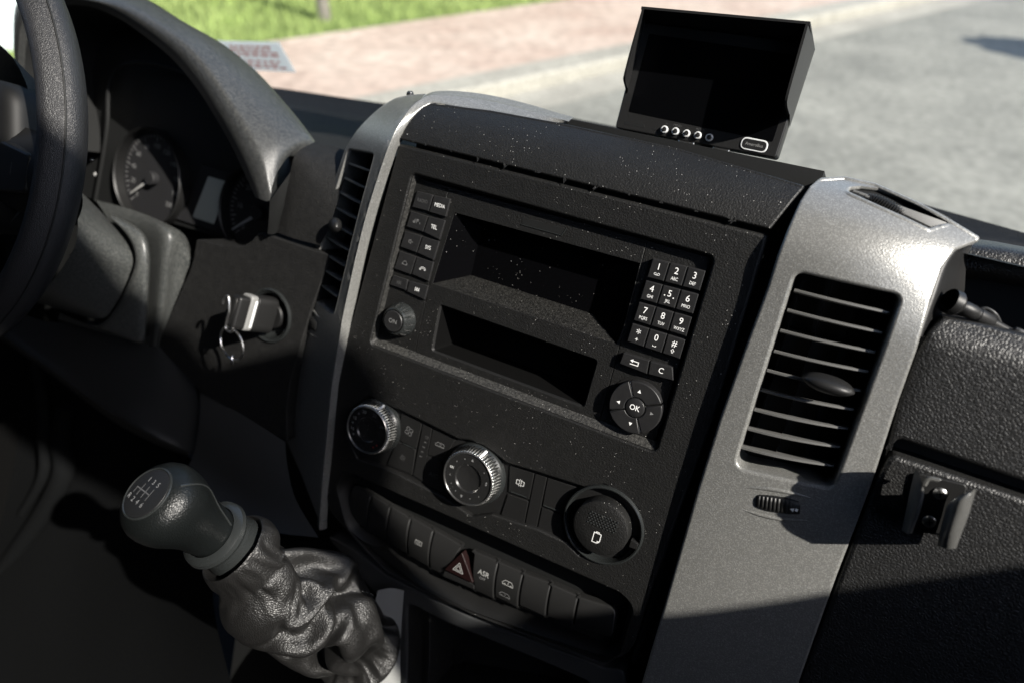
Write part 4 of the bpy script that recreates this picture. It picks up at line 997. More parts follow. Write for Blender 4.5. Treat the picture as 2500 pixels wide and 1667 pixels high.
# ================================================================== INSTRUMENT HOOD AND CLUSTER
hp = [  # inner lip, crest, back edge, depth of the back edge
 ((175, 660), (140, 660), (80, 600), -30), ((122, 420), (95, 405), (86, 385), -30), ((113, 250), (82, 220), (76, 200), -35), ((152, 105), (112, 55), (98, 20), -45),
 ((270, 32), (250, -25), (262, -90), -70), ((400, 32), (400, -8), (470, -70), -75), ((520, 78), (548, 28), (700, 28), -80), ((620, 142), (692, 108), (862, 130), -82),
 ((760, 252), (830, 208), (1030, 222), -82), ((868, 375), (945, 338), (1160, 328), -80), ((958, 510), (1045, 495), (1272, 452), -74), ((1040, 655), (1118, 622), (1375, 578), -66),
 ((1105, 790), (1176, 752), (1400, 640), -58), ((1150, 890), (1213, 905), (1322, 705), -40)]
rows = []; tun = []
for a, b, c, wb in hp:
    A = at(c1(*a), -12); B_ = at(c1(*b), -2); Cc = at(c1(*c), wb)
    A2 = A.lerp(B_, .5) + WA * .004; mid = B_.lerp(Cc, .5) + (WA * .5 + VA).normalized() * .010
    rows.append([A, A2, B_, B_.lerp(mid, .35) + (WA * .6 + VA).normalized() * .003, mid, Cc, Cc - UA * .0 - VA * .03 - WA * .03])
    q_ = toc(A); tun.append([A, W(q_.x, q_.y, -45), W(q_.x + (-560 - q_.x) * .04, q_.y, -125)])
mb = MB(); loft(mb, rows, 'hood', 4, 4); mb.build('instrument_hood', dash, sharp=70)
mb = MB(); loft(mb, tun, 'dark', 3, 3); mb.build('hood_lining', dash, sharp=70)
# end piece right of the hood, soft upper dash between hood and vent column
def wl(pts, w): return [at(p, w) for p in pts]
mb = MB()
R1 = [at(c1(1420, 640), -62), at(c1(1480, 655), -60), at(c1(1560, 680), -58), at(c1(1640, 715), -58)]
R2 = [at(c1(1335, 690), -36), at(c1(1390, 720), -36), at(c1(1470, 760), -38), at(c1(1560, 800), -40)]
R3 = [at(c1(1305, 790), -30), at(c1(1345, 830), -28), at(c1(1430, 870), -28), at(c1(1520, 910), -30)]
R4 = [at(c1(1275, 940), -28), at(c1(1310, 960), -25), at(c1(1380, 990), -25), at(c1(1480, 1030), -26)]
R5 = [at(c1(1240, 1045), -28), at(c1(1280, 1060), -25), at(c1(1340, 1080), -25), at(c1(1440, 1105), -26)]
loft(mb, [R1, R2, R3, R4, R5], 'soft', 5, 5); mb.build('upper_dash', dash, sharp=70)
mb = MB(); loft(mb, [[at(c1(1215, 905), -3), at(c1(1255, 850), -18), at(c1(1310, 775), -30)], [at(c1(1210, 1000), -8), at(c1(1255, 960), -22), at(c1(1295, 900), -32)], [at(c1(1205, 1055), -14), at(c1(1245, 1050), -26), at(c1(1275, 985), -34)]], 'dark', 4, 4); mb.build('hood_foot', dash)
# lower dash with the ignition lock
LD = [c1(1165, 1048), c1(1240, 1070), c1(1400, 1125), c1(1490, 1150), c1(1400, 1400), c1(1310, 1700), c1(1290, 1850), c10(1200, 560), c10(845, 360), c10(660, 160), c1(700, 1568), c1(850, 1230), c1(870, 1170), c1(885, 1078), c1(1000, 1106), c1(1090, 1110), c1(1135, 1085)]
ld = [on(p, -24) for p in LD]
ilk = on(c1(1210, 1422), -22)
mb = MB(); prism(mb, rpoly(ld, 3), -60, -24, 'soft', 1.2, [arc(ilk[0], ilk[1], 27.0, 0, 360, 40)[:-1]]); mb.build('lower_dash', dash)
ilc = W(ilk[0], ilk[1], -24)
mb = MB(); lathe(mb, [(28.6, 0), (28.4, 1.8), (27.0, 2.8), (25.2, 2.0), (24.6, .4), (23.6, .8), (22.8, -.4), (22.4, -14), (0, -14)], ilc, WA, 'satin', 56); lk = mb.build('ignition_lock', dash, sharp=40)
mb = MB(); lathe(mb, [(14.5, -14), (14.0, -3), (12.5, -1.5), (0, -1.5)], ilc, WA, 'clean', 40); mb.build('lock_barrel', lk)
# cluster
clu = thing('instrument_cluster', 'dark instrument cluster with round gauges and a small grey display under the dash hood', 'instrument cluster', W(-560, -60, -110))
GW = -92
mb = MB(); cp = [on(c1(*p), GW) for p in ((60, 250), (350, 60), (800, 180), (1080, 480), (1240, 1000), (1200, 1085), (1110, 1100), (1030, 1085), (430, 905), (150, 820))]
prism(mb, rpoly(cp, 8), GW - 12, GW, 'dark', 1); mb.build('housing', clu)
mb = MB(); inn = [c1(*p) for p in ((430, 905), (480, 600), (488, 420), (515, 330), (570, 290), (690, 287), (860, 345), (960, 500), (1060, 700))]
tube(mb, spline([at(p, GW + 22) for p in inn], 5), .0025, 'dark', 8); mb.build('hood_rim', clu)
def gauge(hub, rad_px, nums, needle, R_, lab):
    c = on(c1(*hub), GW + 2); C = W(c[0], c[1], GW)
    mb = MB(); lathe(mb, [(R_, .6), (0, .6)], C, WA, 'gauge', 64)
    for k in range(41):
        a = math.radians(222 - 264 * k / 40); l_ = 7 if k % 4 == 0 else 3.5
        stroke(mb, [((R_ - 3.5) * math.cos(a), (R_ - 3.5) * math.sin(a)), ((R_ - 3.5 - l_) * math.cos(a), (R_ - 3.5 - l_) * math.sin(a))], 1.1, 'grey', c[0], c[1], GW + .9)
    for s_, a in nums: text(mb, s_, c[0] + (R_ - 17) * math.cos(math.radians(a)), c[1] + (R_ - 17) * math.sin(math.radians(a)), GW + .9, 8.5, 'grey')
    g_ = mb.build('gauge', clu)
    mb = MB(); lathe(mb, [(R_ + .5, 0), (R_ + .8, 12), (R_ + 2.2, 14), (R_ + 3.6, 12), (R_ + 4, 0)], C, WA, 'clean', 64); mb.build('bezel', g_)
    mb = MB(); e = Vector(on(c1(*needle), GW + 5)); cc = Vector(c); d = (e - cc); L_ = d.length; d.normalize(); n_ = Vector((-d.y, d.x))
    prism(mb, [tuple(cc - d * 8 + n_ * 2.2), tuple(cc + d * L_ + n_ * .8), tuple(cc + d * L_ - n_ * .8), tuple(cc - d * 8 - n_ * 2.2)], GW + 3.5, GW + 5, 'needle', .3)
    lathe(mb, [(8.5, 1), (8.5, 8), (7.6, 9.2), (0, 9.4)], C, WA, 'gauge', 32); mb.build('needle', g_)
gauge((692, 805), 1, [(str(20 * i), 222 - 264 * i / 10) for i in range(11)], (585, 872), 56, 'speed')
gauge((1172, 962), 1, [(str(10 * i), 222 - 264 * i / 6) for i in range(7)], (1042, 1035), 50, 'rev')
mb = MB(); dp = [on(c1(*p), GW + 3) for p in ((912, 742), (1062, 785), (1020, 900), (1015, 1060), (775, 982), (845, 930))]
prism(mb, rpoly(dp, 2), GW, GW + 3, 'gauge', .6); mb.build('display_frame', clu)
mb = MB(); dq = [on(c1(*p), GW + 3.2) for p in ((938, 795), (1036, 824), (962, 1010), (866, 980))]; prism(mb, rpoly(dq, 2), GW + 2, GW + 3.4, 'lcd', .2); mb.build('display', clu)
mb = MB()
for p in ((413, 722), (430, 786)):
    x, y = on(c1(*p), GW + .5); lathe(mb, [(2.2, 0), (2.0, .8), (0, 1)], W(x, y, GW + .3), WA, 'white', 12)
mb.build('indicator_lamp', clu)
# ================================================================== STEERING COLUMN
col = thing('steering_column', 'dusty black steering column cover behind the wheel with an angular grey fairing', 'steering column', W(-520, -120, 0))
far_ = [(455, 955), (560, 1080), (597, 1165), (582, 1240), (520, 1372), (452, 1438), (300, 1402), (150, 1350)]
nea_ = [(330, 830), (350, 985), (345, 1080), (318, 1148), (240, 1262), (170, 1310), (60, 1330), (-60, 1300)]
mb = MB(); rw = [[at(c1(*p), 75) for p in nea_], [at(c1(a[0] * .5 + b[0] * .5, a[1] * .5 + b[1] * .5), 45) for a, b in zip(nea_, far_)], [at(c1(*p), 14) for p in far_]]
loft(mb, rw, 'column', 5, 5); mb.build('column_cover', col, sharp=60)
sp = spline([at(c1(*p), w) for p, w in (((312, 1146), 76), ((410, 1178), 46), ((500, 1212), 24), ((584, 1236), 14))], 6)
mb = MB(); tube(mb, [p + WA * .0005 for p in sp], .0006, 'dark', 6); mb.build('cover_seam', col)
ino = [(500, 985), (560, 1045), (598, 1105), (612, 1170), (592, 1250), (535, 1375), (478, 1450), (420, 1468), (268, 1412)]
ou = [(500, 962), (600, 1015), (655, 1070), (674, 1160), (668, 1300), (655, 1480), (635, 1545), (560, 1525), (262, 1440)]
mb = MB(); loft(mb, [[at(c1(*p), 2) for p in ino], [at(c1(*p), 16) for p in ino], [at(c1(a[0] * .55 + b[0] * .45, a[1] * .55 + b[1] * .45), 15) for a, b in zip(ino, ou)], [at(c1(*p), 6) for p in ou], [at(c1(*p), -22) for p in ou]], 'column', 5, 4); mb.build('column_collar', col, sharp=60)
fA = [(440, 905), (600, 950), (750, 1018), (832, 1072), (868, 1168)]
mb = MB()
rows = [[at(c1(*p), w) for p, w in zip(r, ws)] for r, ws in (
 (((430, 902), (600, 948), (752, 1010), (835, 1066), (868, 1165)), (-50, -40, -24, -38, -44)),
 (((480, 980), (620, 1010), (745, 1040), (822, 1110), (862, 1180)), (-34, -24, -10, -26, -36)),
 (((560, 1150), (650, 1150), (738, 1150), (790, 1215), (830, 1255)), (-30, -22, -8, -24, -34)),
 (((560, 1350), (650, 1350), (720, 1350), (765, 1380), (790, 1400)), (-30, -24, -9, -24, -34)),
 (((560, 1540), (640, 1560), (694, 1560), (715, 1572), (726, 1580)), (-32, -28, -14, -26, -34)))]
loft(mb, rows, 'column', 5, 4); mb.build('fairing', col, sharp=50)
# ================================================================== STEERING WHEEL
whl = thing('steering_wheel', 'black leather steering wheel at the left edge', 'steering wheel', W(-550, 19, 151))
NW = (WA * math.cos(math.radians(6)) + VA * math.sin(math.radians(6))).normalized(); WC = W(-550, 19, 151); wx = (UA - NW * UA.dot(NW)).normalized(); wy = NW.cross(wx)
RWH = 0.1855
mb = MB(); n1, n2 = 160, 22; vs = []; fs = []
for i in range(n1):
    a = 2 * math.pi * i / n1; er = wx * math.cos(a) + wy * math.sin(a)
    for k in range(n2):
        b = 2 * math.pi * k / n2; rx, rz = 0.0155, 0.0180
        cr_ = math.cos(b); sr = math.sin(b); sq = 1 + .06 * math.cos(4 * b)
        vs.append(WC + er * (RWH + rx * cr_ * sq) + NW * rz * sr * sq)
for i in range(n1):
    j = (i + 1) % n1
    for k in range(n2):
        l = (k + 1) % n2; fs.append([i * n2 + k, i * n2 + l, j * n2 + l, j * n2 + k])
mb.add(vs, fs, 'wheel'); mb.build('rim', whl, sharp=80)
def wp(x, y, z): return WC + wx * x * .001 + wy * y * .001 + NW * z * .001
mb = MB(); tube(mb, [WC + (wx * math.cos(a) + wy * math.sin(a)) * (RWH + .0148) + NW * .0075 for a in [2 * math.pi * i / 160 for i in range(160)]], .0007, 'dark', 6, closed=True); mb.build('rim_seam', whl)
hf = lambda x, y, z: wp(x, y, z)
mb = MB(); prism(mb, rpoly([(-85, 62), (85, 62), (98, 10), (70, -75), (-70, -75), (-98, 10)], 26), -70, -12, 'hubskin', 14, f=hf, nb=5); mb.build('hub', whl, sharp=60)
for s_ in (1, -1):
    mb = MB(); loft(mb, [[wp(s_ * x, y, z) for y, z in ((28, -24), (10, -12), (-14, -10), (-40, -20), (-40, -34), (10, -34), (28, -24))] if x < 120 else [wp(s_ * x, y, z) for y, z in ((22, -10), (8, -4), (-10, -3), (-26, -8), (-26, -16), (8, -16), (22, -10))] for x in (80, 110, 145, 184)], 'hubskin', 3, 4); sp_ = mb.build('spoke', whl, sharp=60)
    mb = MB(); prism(mb, rpoly([(s_ * 96, 14), (s_ * 140, 10), (s_ * 140, -22), (s_ * 96, -30)], 6), -22, -3.5, 'clean', 2, f=hf); stroke(mb, [(s_ * 118, -1), (s_ * 118, -11)], 1.2, 'faint', 0, 0, -3.3, f=hf); mb.build('wheel_button', whl)
mb = MB(); lathe(mb, [(96, -34), (80, -60), (60, -95), (52, -110)], WC, NW, 'column', 48); mb.build('hub_cover', whl)
mb = MB(); loft(mb, [[at(c1(*p), w) for p, w in r] for r in ((((362, 840), 118), ((372, 930), 112), ((330, 1030), 112), ((250, 1160), 112), ((160, 1290), 115)), (((330, 850), 95), ((345, 950), 84), ((310, 1040), 84), ((235, 1150), 84), ((150, 1260), 88)))], 'column', 4, 4); mb.build('hub_skirt', whl)
# ================================================================== CAR KEY IN THE LOCK
ckey = thing('car_key', 'black car key with a hanging metal key ring in the ignition lock', 'car key', ilc)
ka = (at(c1(1062, 1402), 16) - W(ilk[0], ilk[1], -26)).normalized()
K0 = W(ilk[0], ilk[1], -26); KL = (at(c1(1062, 1402), 16) - K0).length
kside = VA; kup = ka.cross(kside).normalized(); kside = kup.cross(ka).normalized()
def kf(x, y, z): return K0 + (kside * x + kup * y + ka * z) * .001
KLm = KL * 1000
mb = MB(); prism(mb, rpoly([(-19, -9), (19, -9), (19, 9), (-19, 9)], 8), 2, KLm * .60, 'clean', 1.2, f=kf); mb.build('key_body', ckey)
mb = MB(); prism(mb, rpoly([(-18, -8), (18.5, -8), (18.5, 8), (-18, 8)], 4.5), KLm * .62 + .3, KLm * .80, 'keygrey', 1.5, f=kf); prism(mb, rpoly([(-15, -8.6), (15, -8.6), (15, 8.6), (-15, 8.6)], 3), KLm * .63, KLm * .69, 'knobgrey', .4, f=kf); mb.build('key_head', ckey)
mb = MB(); prism(mb, rpoly([(-17, -7), (16, -7), (16, 7), (-17, 7)], 4), KLm * .80 + .2, KLm + 4, 'clean', 3, f=kf); mb.build('key_end', ckey)
ring_c = at(c2(625, 152), 12); loop = [at(c2(*p), 16) for p in ((578, -10), (590, 20), (603, 60), (612, 88), (632, 98), (640, 82), (628, 70))]
mb = MB(); tube(mb, spline([at(c1(*p), 22) for p in ((1003, 1368), (1010, 1345), (1030, 1338), (1032, 1400), (1022, 1440), (1018, 1480), (1040, 1495), (1052, 1480))], 5), .0014, 'chrome', 8); mb.build('key_clip', ckey)
vx = (UA * .80 + WA * .05 - VA * .10).normalized(); vy = VA
rx = 0.5 * (at(c2(681, 150), 12) - at(c2(570, 150), 12)).length; ry = 0.5 * (at(c2(625, 85), 12) - at(c2(625, 210), 12)).length
mb = MB(); tube(mb, [ring_c + vx * rx * math.cos(a) + vy * ry * math.sin(a) + WA * .0012 * math.cos(a * 1.0) for a in [2 * math.pi * i / 64 for i in range(64)]], .0012, 'chrome', 8, closed=True)
mb.build('key_ring', ckey)
rc2 = at(c2(629, 217), 12); mb = MB(); tube(mb, [rc2 + (vx * math.cos(a) * .6 + WA * .8 * math.cos(a)) * .0035 + vy * .0048 * math.sin(a) for a in [2 * math.pi * i / 24 for i in range(24)]], .0009, 'chrome', 6, closed=True); mb.build('small_ring', ckey)
# ================================================================== LOWER LEFT: knee panel, console flank, footwell
mb = MB()
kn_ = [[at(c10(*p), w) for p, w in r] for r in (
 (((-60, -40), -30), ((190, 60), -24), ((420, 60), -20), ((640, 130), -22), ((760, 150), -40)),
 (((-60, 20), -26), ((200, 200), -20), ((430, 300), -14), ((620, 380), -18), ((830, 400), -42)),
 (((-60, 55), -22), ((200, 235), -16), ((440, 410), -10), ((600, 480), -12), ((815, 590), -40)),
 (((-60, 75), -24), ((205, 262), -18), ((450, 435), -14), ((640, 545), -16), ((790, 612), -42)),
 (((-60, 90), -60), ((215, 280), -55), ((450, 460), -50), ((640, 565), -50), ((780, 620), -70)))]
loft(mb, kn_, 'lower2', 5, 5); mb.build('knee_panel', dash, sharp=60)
mb = MB()
loft(mb, [[at(c10(*p), w) for p, w in r] for r in (
 (((835, 355), -30), ((1000, 440), -22), ((1190, 560), -14)), (((832, 480), -28), ((1000, 580), -18), ((1200, 660), -6)),
 (((805, 620), -30), ((980, 760), -10), ((1235, 800), 10)), (((760, 700), -20), ((1000, 900), 20), ((1330, 960), 25)))], 'lower', 5, 5); mb.build('console_flank', dash, sharp=60)
mb = MB()
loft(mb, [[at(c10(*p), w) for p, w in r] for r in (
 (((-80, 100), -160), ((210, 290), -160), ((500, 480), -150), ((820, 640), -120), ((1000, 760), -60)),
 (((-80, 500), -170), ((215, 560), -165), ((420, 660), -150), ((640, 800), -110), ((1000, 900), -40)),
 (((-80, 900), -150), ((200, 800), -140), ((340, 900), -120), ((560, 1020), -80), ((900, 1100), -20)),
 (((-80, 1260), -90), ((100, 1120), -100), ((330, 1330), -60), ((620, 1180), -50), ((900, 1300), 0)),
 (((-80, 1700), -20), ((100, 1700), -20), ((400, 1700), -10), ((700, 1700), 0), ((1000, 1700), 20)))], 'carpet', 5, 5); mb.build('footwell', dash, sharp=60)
# tunnel edge and pedal-side ribs that catch a little light
for pts, r_ in ((((270, 420), (255, 560), (265, 690), (180, 860), (20, 1080), (-60, 1190)), .016), (((760, 1010), (560, 1170), (360, 1345)), .008), (((120, 130), (160, 300), (185, 520), (180, 700), (90, 860)), .010)):
    mb = MB(); P = spline([at(c10(*p), -118) for p in pts], 6); tube(mb, P, [r_ * (0.5 + .5 * math.sin(math.pi * min(1, .15 + .85 * i / len(P)))) for i in range(len(P))], 'carpet', 12); mb.build('footwell_rib', dash, sharp=70)
# ---- lower console under the switches
mb = MB()
lc = [on(c7(*p), -9) for p in ((20, 820), (140, 880), (330, 1030), (760, 1240), (1420, 1490), (1520, 1500), (1560, 1900), (700, 1900), (120, 1900), (200, 1500), (300, 1150))]
sl = rpoly([on(c7(*p), -9) for p in ((437, 1165), (640, 1270), (1180, 1490), (1360, 1570), (1330, 1900), (430, 1720), (435, 1440))], [8, 0, 0, 8, 8, 8, 8])
prism(mb, rpoly(lc, 6), -30, -9, 'lower3', 2, [sl], hole_bevel=2.5)
mb.build('lower_console', dash)
mb = MB(); s2 = inset(ccw(sl), 0); walls(mb, [(s2, -12), (inset(s2, 5), -20), (inset(s2, 6), -28)], 'clean'); s3 = inset(s2, 14); walls(mb, [(inset(s2, 6), -28), (s3, -27)], 'clean'); walls(mb, [(s3, -27), (inset(s3, 3), -31), (inset(s3, 4), -80)], 'gloss2'); cap(mb, inset(s3, 4), -80, 'dark'); mb.build('lower_storage', dash, sharp=40)
# sunlit console flank right of the gaiter
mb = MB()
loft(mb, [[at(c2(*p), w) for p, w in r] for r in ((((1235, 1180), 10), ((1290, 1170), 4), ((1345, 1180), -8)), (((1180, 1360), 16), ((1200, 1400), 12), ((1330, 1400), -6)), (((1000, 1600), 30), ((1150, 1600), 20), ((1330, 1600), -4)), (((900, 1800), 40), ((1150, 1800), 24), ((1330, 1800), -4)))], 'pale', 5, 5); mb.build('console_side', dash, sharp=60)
# ================================================================== GEAR LEVER
gear = thing('gear_lever', 'black leather gear lever with a round shift pattern cap and a creased leather gaiter', 'gear lever', at(c2(1000, 1350), 60))
Hd = at(c2(268, 772), 212); Cl = at(c2(528, 930), 166); ax = (Hd - Cl).normalized(); L_ = (Hd - Cl).length * 1000
print('lever len', L_, 'depth', (Hd - CAM).length)
KR = 30.5
mb = MB(); prof = [(19.0, -4), (19.4, 2), (20.0, 8), (20.9, 15), (22.8, 22), (25.4, 29), (27.8, 36), (28.9, 42), (29.1, 47), (28.6, 51.5), (26.9, 56), (24.0, 59.6), (20.8, 62.0), (19.0, 63.0)]
sc_l = L_ / 64.0
prof = [(r, h * sc_l) for r, h in prof]
lathe(mb, prof, Cl, ax, 'lever', 64, up=VA); mb.build('knob', gear, sharp=80)
top = 63.4 * sc_l
mb = MB(); lathe(mb, [(19.4, top - .9), (19.0, top + .2), (18.2, top + .5), (17.6, top)], Cl, ax, 'satin', 64); mb.build('cap_ring', gear)
gx = at(c2(320, 745), 226) - at(c2(285, 720), 226); gx = (gx - ax * gx.dot(ax)).normalized(); gy = ax.cross(gx)
if gy.dot(VA) < 0: gy = -gy
def gf(x, y, z): return Cl + (gx * x + gy * y + ax * z) * .001
mb = MB(); lathe(mb, [(17.7, top - .4), (17.2, top + .2), (12, top + 1.0), (0, top + 1.4)], Cl, ax, 'clean', 48)
zz = top + 1.5
for x in (-5.6, 0, 5.6): stroke(mb, [(x, 4.2), (x, -4.2)], .7, 'dimleg', 0, 0, zz, f=gf)
stroke(mb, [(-10.5, 0), (5.6, 0)], .7, 'dimleg', 0, 0, zz, f=gf); stroke(mb, [(-10.5, 0), (-10.5, -4)], .7, 'dimleg', 0, 0, zz - .3, f=gf)
for s_, x, y in (('1', -5.6, 7.8), ('3', 0, 7.8), ('5', 5.6, 7.8), ('2', -5.6, -7.8), ('4', 0, -7.8), ('6', 5.6, -7.8), ('R', -11.2, -7.4)): text(mb, s_, x, y, zz - .3, 5.0, 'grey', f=gf)
mb.build('shift_pattern_cap', gear)
# moulded seam running over the knob
mb = MB(); ps = []
for i in range(30):
    t = i / 29; hh = t * 60 * sc_l; r_ = 0
    for (r0, h0), (r1, h1) in zip(prof[:-1], prof[1:]):
        if h0 <= hh <= h1: r_ = r0 + (r1 - r0) * (hh - h0) / max(1e-6, h1 - h0)
    a = math.radians(38 + 22 * math.sin(t * 3.0)); ps.append(Cl + (gx * math.cos(a) * (r_ + .1) + gy * math.sin(a) * (r_ + .1) + ax * hh) * .001)
tube(mb, ps, .0008, 'satin', 6); mb.build('knob_seam', gear)
mb = MB(); lathe(mb, [(20.0, -2), (23.0, -3), (25.5, -5), (26.4, -8), (25.6, -10.5), (23, -11.5), (20, -12)], Cl, ax, 'satin', 56); mb.build('collar', gear)
mb = MB(); lathe(mb, [(19.5, -11), (20.0, -13), (21.0, -20), (22.6, -27), (23.6, -30), (22.8, -33), (19, -34)], Cl, ax, 'satin', 56); mb.build('collar_bell', gear)
